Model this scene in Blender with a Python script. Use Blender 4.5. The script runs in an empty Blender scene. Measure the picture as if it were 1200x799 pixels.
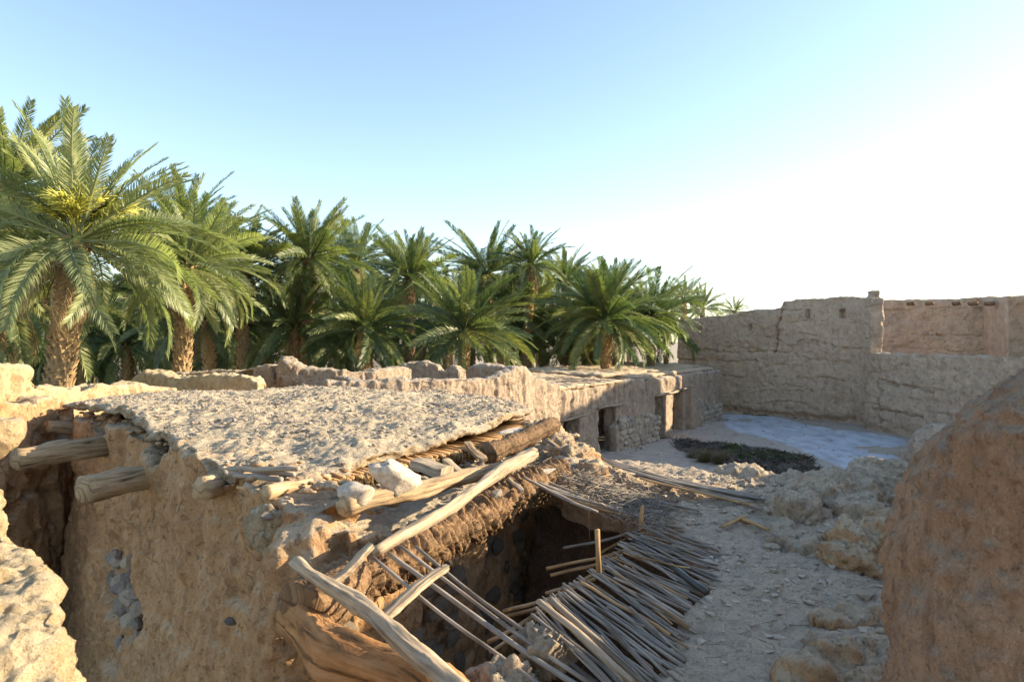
import bpy, bmesh, math, random, time
import numpy as np
from mathutils import Vector, Matrix, Euler
T0 = time.time()
random.seed(7)
R = math.radians
S = bpy.context.scene
C = S.collection

# ---------------------------------------------------------------- camera, sky, sun, exposure
EYE = 4.5
cam = bpy.data.cameras.new('camera'); camo = bpy.data.objects.new('camera', cam); C.objects.link(camo)
camo.location = (0, 0, EYE); camo.rotation_euler = (R(90), 0, 0)
cam.lens = 24; cam.sensor_width = 36; cam.sensor_fit = 'HORIZONTAL'; cam.clip_end = 3000; cam.clip_start = .05
cam.dof.use_dof = True; cam.dof.focus_distance = 8.5; cam.dof.aperture_fstop = 6.3
S.camera = camo
SUN_EL = 18.0; SUN_A = 8.0           # elevation; azimuth measured from +X towards +Y
w = bpy.data.worlds.new("World"); S.world = w; w.use_nodes = True
nt = w.node_tree; bg = nt.nodes['Background']; bg.inputs[1].default_value = 0.14
sky = nt.nodes.new('ShaderNodeTexSky'); sky.sky_type = 'NISHITA'; sky.sun_disc = False
sky.sun_elevation = R(SUN_EL); sky.sun_rotation = R(90 - SUN_A)
sky.air_density = 1.0; sky.dust_density = .9; sky.ozone_density = .55; sky.altitude = 600
nt.links.new(sky.outputs[0], bg.inputs[0])
sl = bpy.data.lights.new('sun', 'SUN'); so = bpy.data.objects.new('sun', sl); C.objects.link(so)
sl.energy = 5.0; sl.angle = R(.6); sl.color = (1, .83, .58)
sd = Vector((math.cos(R(SUN_A))*math.cos(R(SUN_EL)), math.sin(R(SUN_A))*math.cos(R(SUN_EL)), math.sin(R(SUN_EL))))
so.rotation_euler = (-sd).to_track_quat('-Z', 'Y').to_euler(); so.location = (30, 8, 20)
S.render.engine = 'CYCLES'
S.view_settings.view_transform = 'Standard'; S.view_settings.look = 'None'
S.view_settings.exposure = 1.36; S.view_settings.gamma = 1; S.view_settings.use_curve_mapping = False

def P(px, py, d):                      # a point of the place seen in direction (px, py) at distance d ahead
    return Vector(((px-600)/800*d, d, EYE-(py-399.5)/800*d))

# ---------------------------------------------------------------- noise
def _h(ix, iy, iz, s):
    n = (ix*374761393 + iy*668265263 + iz*2147483647 + s*1274126177) & 0xffffffff
    n = ((n ^ (n >> 13))*1274126177) & 0xffffffff
    n = ((n ^ (n >> 16))*2246822519) & 0xffffffff
    return ((n ^ (n >> 15)) & 0xffffff)/float(0xffffff)*2-1
def vn(p, s=0):
    i = np.floor(p).astype(np.int64); f = p-i; f = f*f*f*(f*(f*6-15)+10)
    x, y, z = i[:, 0], i[:, 1], i[:, 2]; fx, fy, fz = f[:, 0], f[:, 1], f[:, 2]
    def L(a, b, t): return a+(b-a)*t
    c = [_h(x+a, y+b, z+d, s) for a in (0, 1) for b in (0, 1) for d in (0, 1)]
    return L(L(L(c[0], c[1], fz), L(c[2], c[3], fz), fy), L(L(c[4], c[5], fz), L(c[6], c[7], fz), fy), fx)
def fbm(p, o=4, s=0, g=.5):
    p = np.asarray(p, float); r = np.zeros(len(p)); a = 1
    for k in range(o):
        r += a*vn(p, s+k*17); p = p*2.03+11.3; a *= g
    return r
def ridge(p, o=3, s=0):
    r = np.zeros(len(p)); a = 1
    for k in range(o):
        r += a*(1-np.abs(vn(p, s+k*13))*2); p = p*2.1+5.7; a *= .5
    return r
def seg_dist(co, pts):
    best = np.full(len(co), 1e9)
    for a, b in zip(pts[:-1], pts[1:]):
        a = np.array(a, float); b = np.array(b, float); ab = b-a
        t = np.clip(((co-a)@ab)/max(1e-9, ab@ab), 0, 1)
        best = np.minimum(best, np.linalg.norm(co-(a+t[:, None]*ab), axis=1))
    return best
def sstep(a, b, x): t = np.clip((x-a)/(b-a), 0, 1); return t*t*(3-2*t)
def inpoly(x, y, poly):
    ins = np.zeros(len(x), bool); n = len(poly)
    for i in range(n):
        x1, y1 = poly[i][:2]; x2, y2 = poly[(i+1) % n][:2]
        if y1 == y2: continue
        c = ((y1 > y) != (y2 > y)) & (x < (x2-x1)*(y-y1)/(y2-y1)+x1); ins ^= c
    return ins

# ---------------------------------------------------------------- materials
def newmat(name):
    m = bpy.data.materials.new(name); m.use_nodes = True; t = m.node_tree
    return m, t, t.nodes['Principled BSDF']
def nd(t, k, **kw):
    n = t.nodes.new(k)
    for a, b in kw.items(): setattr(n, a, b)
    return n
def noise(t, vec, scale, detail=6, rough=.6, dist=0):
    n = nd(t, 'ShaderNodeTexNoise'); n.inputs['Scale'].default_value = scale; n.inputs['Detail'].default_value = detail
    n.inputs['Roughness'].default_value = rough; n.inputs['Distortion'].default_value = dist
    t.links.new(vec, n.inputs['Vector']); return n.outputs['Fac']
def ramp(t, fac, stops):
    r = nd(t, 'ShaderNodeValToRGB'); e = r.color_ramp.elements
    e[0].position = stops[0][0]; e[0].color = (*stops[0][1], 1); e[1].position = stops[-1][0]; e[1].color = (*stops[-1][1], 1)
    for p, c in stops[1:-1]: x = e.new(p); x.color = (*c, 1)
    t.links.new(fac, r.inputs[0]); return r.outputs[0]
def mapr(t, v, a, b, c=0, d=1):
    m = nd(t, 'ShaderNodeMapRange'); m.inputs[1].default_value = a; m.inputs[2].default_value = b
    m.inputs[3].default_value = c; m.inputs[4].default_value = d; t.links.new(v, m.inputs[0]); return m.outputs[0]
def mix(t, fac, a, b, mode='MIX'):
    m = nd(t, 'ShaderNodeMix', data_type='RGBA', blend_type=mode)
    if isinstance(fac, (int, float)): m.inputs[0].default_value = fac
    else: t.links.new(fac, m.inputs[0])
    for s, v in ((6, a), (7, b)):
        if isinstance(v, tuple): m.inputs[s].default_value = (*v, 1)
        else: t.links.new(v, m.inputs[s])
    return m.outputs[2]
def math_(t, op, a, b=None):
    m = nd(t, 'ShaderNodeMath', operation=op)
    for s, v in ((0, a), (1, b)):
        if v is None: continue
        if isinstance(v, (int, float)): m.inputs[s].default_value = v
        else: t.links.new(v, m.inputs[s])
    return m.outputs[0]
def scaled(t, vec, s):
    m = nd(t, 'ShaderNodeMapping'); m.inputs['Scale'].default_value = s; t.links.new(vec, m.inputs[0]); return m.outputs[0]
def bump(t, bs, chain):
    prev = None
    for h, st, di in chain:
        b = nd(t, 'ShaderNodeBump'); b.inputs['Strength'].default_value = st; b.inputs['Distance'].default_value = di
        t.links.new(h, b.inputs['Height'])
        if prev: t.links.new(prev, b.inputs['Normal'])
        prev = b.outputs[0]
    t.links.new(prev, bs.inputs['Normal'])

def mud_mat(name, side, side2, top, sc=1.0, bd=1.0, straw=.5, streak=.6, crk=1.0):
    m, t, b = newmat(name); g = nd(t, 'ShaderNodeNewGeometry'); pos = g.outputs['Position']
    big = noise(t, pos, .9*sc, 5, .6); mid = noise(t, pos, 5*sc, 6, .65); fine = noise(t, pos, 38*sc, 5, .7)
    col = mix(t, mapr(t, big, .35, .65), side, side2)
    stv = scaled(t, pos, (3.5*sc, 3.5*sc, .35*sc)); st = noise(t, stv, 2.2, 5, .6, .3)
    col = mix(t, math_(t, 'MULTIPLY', mapr(t, st, .5, .75), streak), col, tuple(c*.62 for c in side))
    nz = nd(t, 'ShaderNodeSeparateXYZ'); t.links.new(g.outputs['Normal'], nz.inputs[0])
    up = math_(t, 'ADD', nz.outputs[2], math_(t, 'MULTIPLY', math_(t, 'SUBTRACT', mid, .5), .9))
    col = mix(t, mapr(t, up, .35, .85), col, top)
    col = mix(t, .75, col, ramp(t, mid, [(.25, (.62, .60, .58)), (.5, (1, 1, 1)), (.8, (1.22, 1.2, 1.15))]), 'MULTIPLY')
    col = mix(t, .8, col, ramp(t, fine, [(.28, (.45, .43, .42)), (.46, (1, 1, 1)), (.62, (1, 1, 1)), (.8, (1.35, 1.32, 1.25))]), 'MULTIPLY')
    v = nd(t, 'ShaderNodeTexVoronoi'); v.inputs['Scale'].default_value = 26*sc; t.links.new(pos, v.inputs['Vector'])
    vf = noise(t, scaled(t, pos, (40*sc, 40*sc, 12*sc)), 1, 2, .5, 2.5)
    col = mix(t, math_(t, 'MULTIPLY', mapr(t, vf, .64, .7), straw), col, (.62, .53, .36))
    pv = mapr(t, v.outputs['Distance'], .0, .16, 1, 0)
    pm = math_(t, 'MULTIPLY', pv, mapr(t, mid, .48, .62))
    col = mix(t, math_(t, 'MULTIPLY', pm, .55), col, (.30, .27, .23))
    b.inputs['Specular IOR Level'].default_value = .15
    fine2 = noise(t, pos, 110*sc, 4, .7)
    wp = nd(t, 'ShaderNodeVectorMath', operation='ADD'); wn = nd(t, 'ShaderNodeTexNoise'); wn.inputs['Scale'].default_value = 4*sc; wn.inputs['Detail'].default_value = 5
    t.links.new(pos, wn.inputs['Vector']); wm = nd(t, 'ShaderNodeVectorMath', operation='SCALE'); wm.inputs['Scale'].default_value = .35/sc; t.links.new(wn.outputs['Color'], wm.inputs[0])
    t.links.new(pos, wp.inputs[0]); t.links.new(wm.outputs[0], wp.inputs[1])
    ck = nd(t, 'ShaderNodeTexVoronoi', feature='DISTANCE_TO_EDGE'); ck.inputs['Scale'].default_value = 3.2*sc; t.links.new(scaled(t, wp.outputs[0], (1, 1, .7)), ck.inputs['Vector'])
    cm = math_(t, 'MULTIPLY', mapr(t, ck.outputs['Distance'], 0, .035, crk, 0), mapr(t, big, .46, .62))
    pit = mapr(t, noise(t, pos, 15*sc, 3, .55), .60, .70)
    col = mix(t, math_(t, 'MULTIPLY', math_(t, 'MAXIMUM', cm, math_(t, 'MULTIPLY', pit, .55)), .5), col, tuple(c*.42 for c in side))
    cr = math_(t, 'SUBTRACT', 1, math_(t, 'MAXIMUM', cm, pit))
    t.links.new(col, b.inputs['Base Color']); b.inputs['Roughness'].default_value = .95
    bump(t, b, [(cr, 1.0, .022*bd), (mid, .9, .05*bd), (st, .5, .04*bd), (fine, 1, .026*bd), (pm, .6, .02*bd), (fine2, .9, .009*bd)])
    return m
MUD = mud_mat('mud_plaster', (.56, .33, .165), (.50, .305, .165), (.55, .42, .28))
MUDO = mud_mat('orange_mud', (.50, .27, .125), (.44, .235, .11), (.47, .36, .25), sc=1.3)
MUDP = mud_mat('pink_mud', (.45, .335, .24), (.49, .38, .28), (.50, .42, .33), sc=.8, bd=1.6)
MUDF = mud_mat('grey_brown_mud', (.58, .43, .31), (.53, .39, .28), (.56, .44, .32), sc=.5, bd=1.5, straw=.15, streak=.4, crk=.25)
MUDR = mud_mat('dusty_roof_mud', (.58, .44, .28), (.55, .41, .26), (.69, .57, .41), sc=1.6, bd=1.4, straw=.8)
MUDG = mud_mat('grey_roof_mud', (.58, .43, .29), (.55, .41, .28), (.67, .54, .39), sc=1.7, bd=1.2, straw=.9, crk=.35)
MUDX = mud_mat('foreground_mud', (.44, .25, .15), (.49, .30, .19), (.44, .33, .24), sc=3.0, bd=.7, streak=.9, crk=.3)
MUDY = mud_mat('yellow_mud', (.62, .46, .27), (.56, .40, .23), (.62, .50, .33), sc=2.0, bd=.8, streak=.2)

PITM = mud_mat('pit_shade_mud', (.17, .115, .075), (.13, .09, .06), (.20, .15, .11), sc=1.2)  # mud with the shade inside the pit put into its colour
def wood_mat(name, c1, c2, c3, ax=0, fr=30, bd=.006, lx=2.0):
    m, t, b = newmat(name); tc = nd(t, 'ShaderNodeTexCoord').outputs['UV']
    g = noise(t, scaled(t, tc, (lx, fr, 1)), 1, 5, .65, .6); k = noise(t, scaled(t, tc, (5, 9, 1)), 1, 4)
    oi = nd(t, 'ShaderNodeObjectInfo').outputs['Random']
    col = ramp(t, g, [(.3, c3), (.48, c1), (.7, c2)])
    col = mix(t, .6, col, ramp(t, k, [(.3, (.6, .58, .55)), (.7, (1.2, 1.2, 1.2))]), 'MULTIPLY')
    col = mix(t, .7, col, ramp(t, oi, [(0, (.66, .64, .62)), (.5, (1, .97, .93)), (1, (1.25, 1.17, 1.05))]), 'MULTIPLY')
    t.links.new(col, b.inputs['Base Color']); b.inputs['Roughness'].default_value = .85; b.inputs['Specular IOR Level'].default_value = .2
    bump(t, b, [(g, 1, bd), (k, .6, bd)]); return m
WOODP = wood_mat('pale_weathered_wood', (.34, .275, .20), (.48, .395, .29), (.07, .05, .035))
WOODB = wood_mat('brown_log_wood', (.40, .285, .17), (.50, .38, .24), (.07, .045, .025), fr=22, bd=.012)
WOODO = wood_mat('orange_old_wood', (.31, .165, .07), (.42, .25, .125), (.05, .03, .015), fr=16, bd=.02)
STICK = wood_mat('grey_palm_rib', (.27, .235, .20), (.42, .36, .29), (.10, .085, .07), fr=12, bd=.003)
STICKO = wood_mat('tan_palm_rib', (.40, .25, .12), (.50, .34, .19), (.14, .08, .04), fr=12, bd=.003)
BARK = wood_mat('palm_bark', (.20, .125, .07), (.31, .21, .125), (.05, .03, .018), fr=26, bd=.02, lx=24)
BOOT = wood_mat('leaf_base_wood', (.36, .25, .13), (.50, .36, .20), (.12, .07, .035), fr=14, bd=.01)

def stone_mat(name, c1, c2, c3):
    m, t, b = newmat(name); tc = nd(t, 'ShaderNodeTexCoord').outputs['Object']; oi = nd(t, 'ShaderNodeObjectInfo').outputs['Random']
    n = noise(t, tc, 4, 8, .7); f = noise(t, tc, 30, 4, .7)
    col = mix(t, .7, ramp(t, n, [(.3, c1), (.5, c2), (.7, c3)]), ramp(t, oi, [(0, (.7, .7, .72)), (1, (1.25, 1.18, 1.1))]), 'MULTIPLY')
    col = mix(t, .6, col, ramp(t, f, [(.3, (.6, .6, .6)), (.7, (1.2, 1.2, 1.2))]), 'MULTIPLY')
    t.links.new(col, b.inputs['Base Color']); b.inputs['Roughness'].default_value = .9
    bump(t, b, [(n, .8, .03), (f, .8, .008)]); return m
STONE = stone_mat('wall_stone', (.30, .24, .18), (.42, .35, .27), (.48, .41, .33))
STONEW = stone_mat('white_stone', (.50, .32, .20), (.60, .53, .43), (.70, .64, .54))
STONED = stone_mat('pit_shade_stone', (.15, .12, .085), (.22, .175, .125), (.27, .22, .165))  # stone coloured darker to carry the shade under the trunk
STONEG = stone_mat('grey_stone', (.19, .16, .13), (.27, .23, .19), (.35, .30, .245))

def leaf_mat(name, c1, c2, c3, tr=.35):
    m, t, b = newmat(name); g = nd(t, 'ShaderNodeNewGeometry'); oi = nd(t, 'ShaderNodeObjectInfo').outputs['Random']
    n = noise(t, g.outputs['Position'], 1.1, 3)
    n2 = math_(t, 'ADD', math_(t, 'MULTIPLY', n, .6), math_(t, 'MULTIPLY', oi, .45))
    col = ramp(t, n2, [(.25, c1), (.5, c2), (.8, c3)])
    t.links.new(col, b.inputs['Base Color']); b.inputs['Roughness'].default_value = .42; b.inputs['Specular IOR Level'].default_value = .5
    tl = nd(t, 'ShaderNodeBsdfTranslucent'); t.links.new(mix(t, 1.0, col, (1.3, 1.5, .7), 'MULTIPLY'), tl.inputs[0])
    ms = nd(t, 'ShaderNodeMixShader'); ms.inputs[0].default_value = tr
    t.links.new(b.outputs[0], ms.inputs[1]); t.links.new(tl.outputs[0], ms.inputs[2])
    t.links.new(ms.outputs[0], t.nodes['Material Output'].inputs[0]); return m
LEAF = leaf_mat('palm_leaf', (.07, .105, .05), (.135, .17, .07), (.27, .275, .10))
LEAFL = leaf_mat('silvery_palm_leaf', (.15, .18, .085), (.25, .275, .13), (.37, .38, .18))
LEAFD = leaf_mat('dry_palm_leaf', (.20, .13, .06), (.32, .22, .11), (.42, .31, .17), .2)
LEAFY = leaf_mat('yellow_palm_stalk', (.42, .40, .09), (.58, .54, .12), (.70, .64, .18), .35)
GRASS = leaf_mat('green_grass', (.02, .045, .012), (.05, .085, .025), (.10, .12, .04), .3)
DRYG = leaf_mat('dry_grass', (.10, .075, .05), (.22, .17, .10), (.40, .33, .20), .3)
TWIG = leaf_mat('dark_twigs', (.030, .026, .02), (.06, .048, .035), (.13, .10, .07), 0)

# ---------------------------------------------------------------- object helpers
def tag(o, label=None, cat=None, group=None, kind=None):
    if label: o['label'] = label
    if cat: o['category'] = cat
    if group: o['group'] = group
    if kind: o['kind'] = kind
    return o
def empty(name, loc, label, cat, group=None, rz=0):
    o = bpy.data.objects.new(name, None); C.objects.link(o); o.location = loc; o.rotation_euler = (0, 0, rz)
    o.empty_display_size = .2
    return tag(o, label, cat, group)
def mesh(name, v, f, m, uv=None, smooth=True):
    me = bpy.data.meshes.new(name); v = np.asarray(v, np.float32)
    me.from_pydata([tuple(x) for x in v] if len(v) < 1 else v.tolist(), [], f)
    if smooth: me.polygons.foreach_set('use_smooth', [True]*len(me.polygons))
    if uv is not None:
        l = me.uv_layers.new(name='UVMap'); vi = np.empty(len(me.loops), np.int32); me.loops.foreach_get('vertex_index', vi)
        l.data.foreach_set('uv', np.asarray(uv, np.float32)[vi].ravel())
    me.materials.append(m); me.update(); return me
def link(name, me, parent=None, loc=None):
    o = bpy.data.objects.new(name, me); C.objects.link(o)
    if parent is not None:
        o.parent = parent
        if loc is not None: o.location = Vector(loc)-parent.location
    elif loc is not None: o.location = loc
    return o
def place(name, v, f, m, parent=None, uv=None, smooth=True):
    """mesh given in world coordinates; origin put at its base centre"""
    v = np.asarray(v, float); c = np.array([(v[:, 0].min()+v[:, 0].max())/2, (v[:, 1].min()+v[:, 1].max())/2, v[:, 2].min()])
    return link(name, mesh(name, v-c, f, m, uv, smooth), parent, tuple(c))

class MB:
    def __init__(s): s.v = []; s.f = []; s.uv = []; s.n = 0
    def add(s, v, f, uv=None):
        v = np.asarray(v, float); s.v.append(v); n = s.n
        s.f.extend([tuple(i+n for i in q) for q in f]); s.uv.append(np.zeros((len(v), 2)) if uv is None else np.asarray(uv, float)); s.n += len(v)
    def tube(s, pts, rads, sides=7, jit=0, flat=1, disp=None, seed=0):
        v, f, uv = tube(pts, rads, sides, jit, flat, disp, seed); s.add(v, f, uv)
    def get(s): return np.concatenate(s.v), s.f, np.concatenate(s.uv)
    def build(s, name, m, parent=None, smooth=True):
        v, f, uv = s.get(); return place(name, v, f, m, parent, uv, smooth)
def tube(pts, rads, sides=7, jit=0, flat=1, disp=None, seed=0):
    pts = [Vector(p) for p in pts]; n = len(pts); rs = np.random.RandomState(seed+int(abs(pts[0].x*977+pts[0].y*131+pts[-1].z*53)) % 9999)
    V = []; UV = []; F = []; L = 0
    up = Vector((0, 0, 1)); tg0 = (pts[-1]-pts[0]).normalized()
    if abs(tg0.z) > .9: up = Vector((0, 1, 0))
    u0 = rs.rand()*7
    for i, p in enumerate(pts):
        tg = (pts[min(i+1, n-1)]-pts[max(i-1, 0)]).normalized(); a = tg.cross(up).normalized(); b = a.cross(tg)
        if i: L += (p-pts[i-1]).length
        for k in range(sides):
            th = 2*math.pi*k/sides; r = rads[i]*(1+jit*(rs.rand()-.5)*2)
            if disp: r += disp(L, th, rads[i])
            V.append(p+a*math.cos(th)*r+b*math.sin(th)*r*flat); UV.append((L+u0, k/sides*max(rads)*6.28+u0))
    for i in range(n-1):
        for k in range(sides):
            k2 = (k+1) % sides; F.append((i*sides+k, i*sides+k2, (i+1)*sides+k2, (i+1)*sides+k))
    F.append(tuple(range(sides))[::-1]); F.append(tuple((n-1)*sides+k for k in range(sides)))
    return np.array([tuple(x) for x in V]), F, np.array(UV)
def bent(a, b, sag=0, wob=.0, n=9, seed=0):
    rs = random.Random(seed*7+int(a[0]*1000)); a = Vector(a); b = Vector(b); out = []
    L = (b-a).length; ph = rs.random()*6.28; p2 = rs.random()*6.28
    for i in range(n):
        t = i/(n-1); p = a.lerp(b, t); p.z -= sag*4*t*(1-t)*L
        s = math.sin(math.pi*t)*.6+.4*t*(1-t)*4
        p += Vector((math.sin(t*5+ph), math.cos(t*4+p2), math.sin(t*6+p2)*.7))*wob*L*s
        out.append(p)
    return out

# voxel-remeshed mud: closed pieces -> one skin -> eroded with noise
def strip(path, tops, thick, base=0., batter=.0):
    """closed wall along path [(x,y)], tops list, thickness"""
    n = len(path); V = []; F = []
    for i in range(n):
        a = Vector(path[max(i-1, 0)][:2]); b = Vector(path[min(i+1, n-1)][:2]); t = (b-a).normalized(); nn = Vector((-t.y, t.x))
        c = Vector(path[i][:2]); h = thick[i]/2 if isinstance(thick, (list, tuple)) else thick/2
        for sgn, z, k in ((-1, base, h+batter), (1, base, h+batter), (1, tops[i], h*.85), (-1, tops[i], h*.85)):
            V.append((c.x+nn.x*sgn*k, c.y+nn.y*sgn*k, z))
    for i in range(n-1):
        for k in range(4):
            k2 = (k+1) % 4; F.append((i*4+k, i*4+k2, (i+1)*4+k2, (i+1)*4+k))
    F.append((3, 2, 1, 0)); F.append(tuple((n-1)*4+k for k in range(4)))
    return V, F
def dens(pts, step, amp, seed, freq=1.3):
    """pts: list of (x,y,top) -> dense path and eroded tops"""
    path = []; L = 0; arc = []
    for a, b in zip(pts[:-1], pts[1:]):
        l = math.hypot(b[0]-a[0], b[1]-a[1]); n = max(1, int(l/step))
        for i in range(n):
            t = i/n; path.append([a[k]+(b[k]-a[k])*t for k in range(3)]); arc.append(L+l*t)
        L += l
    path.append(list(pts[-1])); arc.append(L)
    q = np.array([[a*freq, seed*3.1, 0] for a in arc]); e = fbm(q, 4, seed)
    return [(p[0], p[1]) for p in path], [p[2]+amp*float(x) for p, x in zip(path, e)]
def wallpx(pts, thick, amp=.05, seed=1, step=.25, base=0., batter=.05, freq=1.3):
    q = [(P(a, b, d).x, d, P(a, b, d).z) for a, b, d in pts]
    path, tops = dens(q, step, amp, seed, freq); return strip(path, tops, thick, base, batter)
def wallxy(pts, thick, amp=.05, seed=1, step=.25, base=0., batter=.05, freq=1.3):
    path, tops = dens(pts, step, amp, seed, freq); return strip(path, tops, thick, base, batter)
def prism(poly, z0, tops):
    n = len(poly); tops = tops if isinstance(tops, (list, tuple)) else [tops]*n
    V = [(p[0], p[1], z0) for p in poly]+[(p[0], p[1], t) for p, t in zip(poly, tops)]
    return V, [tuple(range(n))[::-1], tuple(range(n, 2*n))]+[(i, (i+1) % n, n+(i+1) % n, n+i) for i in range(n)]
def ico(sub):
    bm = bmesh.new(); bmesh.ops.create_icosphere(bm, subdivisions=sub, radius=1)
    v = np.array([tuple(x.co) for x in bm.verts]); f = [tuple(x.index for x in q.verts) for q in bm.faces]; bm.free(); return v, f
ICO1 = ico(1); ICO2 = ico(2); ICO3 = ico(3)
def ell(c, r, rz=0, tilt=0):
    v = ICO3[0]*np.array(r); M = np.array(Euler((tilt, 0, rz)).to_matrix()); return (v@M.T+np.array(c)), ICO3[1]
def mud(name, pieces, voxel, m, parent=None, smooth=3, disp=None):
    bm = bmesh.new()
    for v, f in pieces:
        vs = [bm.verts.new(tuple(map(float, p))) for p in v]
        for q in f:
            try: bm.faces.new([vs[i] for i in q])
            except ValueError: pass
    bmesh.ops.triangulate(bm, faces=[f for f in bm.faces if len(f.verts) > 4])
    bmesh.ops.recalc_face_normals(bm, faces=bm.faces)
    me = bpy.data.meshes.new('tmp'); bm.to_mesh(me); bm.free()
    o = bpy.data.objects.new('tmp', me); C.objects.link(o)
    r = o.modifiers.new('r', 'REMESH'); r.mode = 'VOXEL'; r.voxel_size = voxel; r.use_smooth_shade = True
    if smooth: s = o.modifiers.new('s', 'SMOOTH'); s.iterations = smooth; s.factor = .5
    dg = bpy.context.evaluated_depsgraph_get(); ev = bpy.data.meshes.new_from_object(o.evaluated_get(dg))
    bpy.data.objects.remove(o); bpy.data.meshes.remove(me)
    n = len(ev.vertices); co = np.empty(n*3, np.float32); ev.vertices.foreach_get('co', co); co = co.reshape(-1, 3).astype(float)
    no = np.empty(n*3, np.float32); ev.vertices.foreach_get('normal', no); no = no.reshape(-1, 3).astype(float)
    if disp:
        r = disp(co, no); co = co+(no*r[:, None] if r.ndim == 1 else r)
    c = np.array([(co[:, 0].min()+co[:, 0].max())/2, (co[:, 1].min()+co[:, 1].max())/2, co[:, 2].min()])
    ev.vertices.foreach_set('co', (co-c).astype(np.float32).ravel())
    ev.polygons.foreach_set('use_smooth', [True]*len(ev.polygons)); ev.name = name; ev.materials.clear(); ev.materials.append(m); ev.update()
    ob = link(name, ev, parent, tuple(c)); return ob
def erode(amp=1., rib=.03, f=1., grain=.012, cre=.0):
    def d(co, n):
        side = 1-np.clip(np.abs(n[:, 2])*1.3, 0, 1)
        r = amp*(.045*fbm(co*1.1*f, 4, 3)+.02*fbm(co*5*f, 4, 9)+grain*fbm(co*19*f, 3, 21))
        r += side*rib*fbm(co*np.array([5.5, 5.5, .7])*f, 3, 33)
        if cre: r -= cre*np.clip(ridge(co*1.6*f, 2, 5)-1.25, 0, 1)*2
        return r
    return d

# rocks
def rockmesh(seed, m, sub=2, rough=.28):
    v, f = (ICO2 if sub == 2 else ICO3 if sub == 3 else ICO1); rs = np.random.RandomState(seed)
    q = v*(1+rough*fbm(v*1.2+seed*5.1, 3, seed))[:, None]
    for _ in range(7):       # knock flat facets
        d = rs.randn(3); d /= np.linalg.norm(d); k = .55+.3*rs.rand(); s = q@d; q = q-np.outer(np.clip(s-k, 0, None), d)
    return mesh('rock', q, f, m, None, sub == 3)
ROCKS = {k: [rockmesh(i*3+1, m) for i in range(6)] for k, m in (('s', STONE), ('g', STONEG), ('w', STONEW), ('d', STONED))}
ROCKW = [rockmesh(40+i, STONEW, 3, .35) for i in range(2)]
def rock(name, me, loc, sc, rot, parent=None):
    o = link(name, me, parent, loc); o.scale = sc; o.rotation_euler = rot; return o
def pebbles(n, fn, smin, smax, m, seed, flat=.6, rough=True):
    rs = np.random.RandomState(seed); V = []; F = []; base, fc = ICO1; k = 0; fc = np.array(fc)
    for i in range(n):
        p = fn(rs)
        if p is None: continue
        s = smin+(smax-smin)*rs.rand()**4; q = base*(1+.35*rs.randn(len(base), 1).clip(-1, 1))*s*np.array([1+.6*rs.rand(), 1, flat])
        a = rs.rand()*6.28; c, si = math.cos(a), math.sin(a); q = q@np.array([[c, -si, 0], [si, c, 0], [0, 0, 1]])
        V.append(q+np.array(p)); F.append(fc+k); k += len(base)
    return np.concatenate(V), [tuple(x) for x in np.concatenate(F).tolist()]

# ================================================================= THE SETTING
def ground_z(x, y): return 0*x
gx = np.concatenate([np.linspace(-2500, -60, 14), np.arange(-50, 60, 2.0), np.linspace(70, 2500, 14)])
gy = np.concatenate([np.linspace(-60, -5, 8), np.arange(-2, 70, 2.0), np.linspace(80, 3000, 16)])
X, Y = np.meshgrid(gx, gy); gv = np.stack([X.ravel(), Y.ravel(), np.zeros(X.size)-.02], 1)
nx = len(gx); gf = [(j*nx+i, j*nx+i+1, (j+1)*nx+i+1, (j+1)*nx+i) for j in range(len(gy)-1) for i in range(nx-1)]
GR = mud_mat('sandy_ground', (.44, .35, .26), (.40, .32, .24), (.44, .36, .27), sc=.4, bd=.6, straw=.2)
tag(place('ground', gv, gf, GR), kind='structure')

def yard_mat():
    m, t, b = newmat('courtyard_earth'); g = nd(t, 'ShaderNodeNewGeometry'); pos = g.outputs['Position']
    n1 = noise(t, pos, .35, 6, .6, .4); n2 = noise(t, pos, 3, 6, .7); n3 = noise(t, pos, 22, 4, .7)
    col = ramp(t, n2, [(.3, (.33, .27, .21)), (.5, (.42, .35, .28)), (.7, (.48, .41, .33))])
    at = nd(t, 'ShaderNodeAttribute', attribute_name='ash'); ash = math_(t, 'ADD', at.outputs['Fac'], math_(t, 'MULTIPLY', math_(t, 'SUBTRACT', n2, .5), 1.0))
    col = mix(t, mapr(t, ash, .3, .8), col, ramp(t, noise(t, scaled(t, pos, (1.2, .5, 1)), 1.5, 5), [(.3, (.34, .35, .36)), (.6, (.55, .56, .58))]))
    at2 = nd(t, 'ShaderNodeAttribute', attribute_name='dark'); dk = math_(t, 'ADD', at2.outputs['Fac'], math_(t, 'MULTIPLY', math_(t, 'SUBTRACT', n2, .5), 1.2))
    col = mix(t, mapr(t, dk, .4, .62), col, (.085, .065, .045))
    col = mix(t, .7, col, ramp(t, n3, [(.3, (.6, .6, .6)), (.5, (1, 1, 1)), (.75, (1.15, 1.15, 1.15))]), 'MULTIPLY')
    t.links.new(col, b.inputs['Base Color']); b.inputs['Roughness'].default_value = .95
    bump(t, b, [(n1, .6, .3), (n2, .8, .08), (n3, .8, .02)]); return m
xs = np.arange(-1, 27, .12); ys = np.arange(8, 46, .12); X, Y = np.meshgrid(xs, ys); n = X.size
q = np.stack([X.ravel(), Y.ravel(), np.zeros(n)], 1)
Z = .05+.10*fbm(q*.25, 3, 4)+.03*fbm(q*1.3, 4, 8)+.012*fbm(q*5, 3, 9)
def gpx(px, py): z = EYE; d = z*800/(py-399.5); return ((px-600)/800*d, d)
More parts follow.
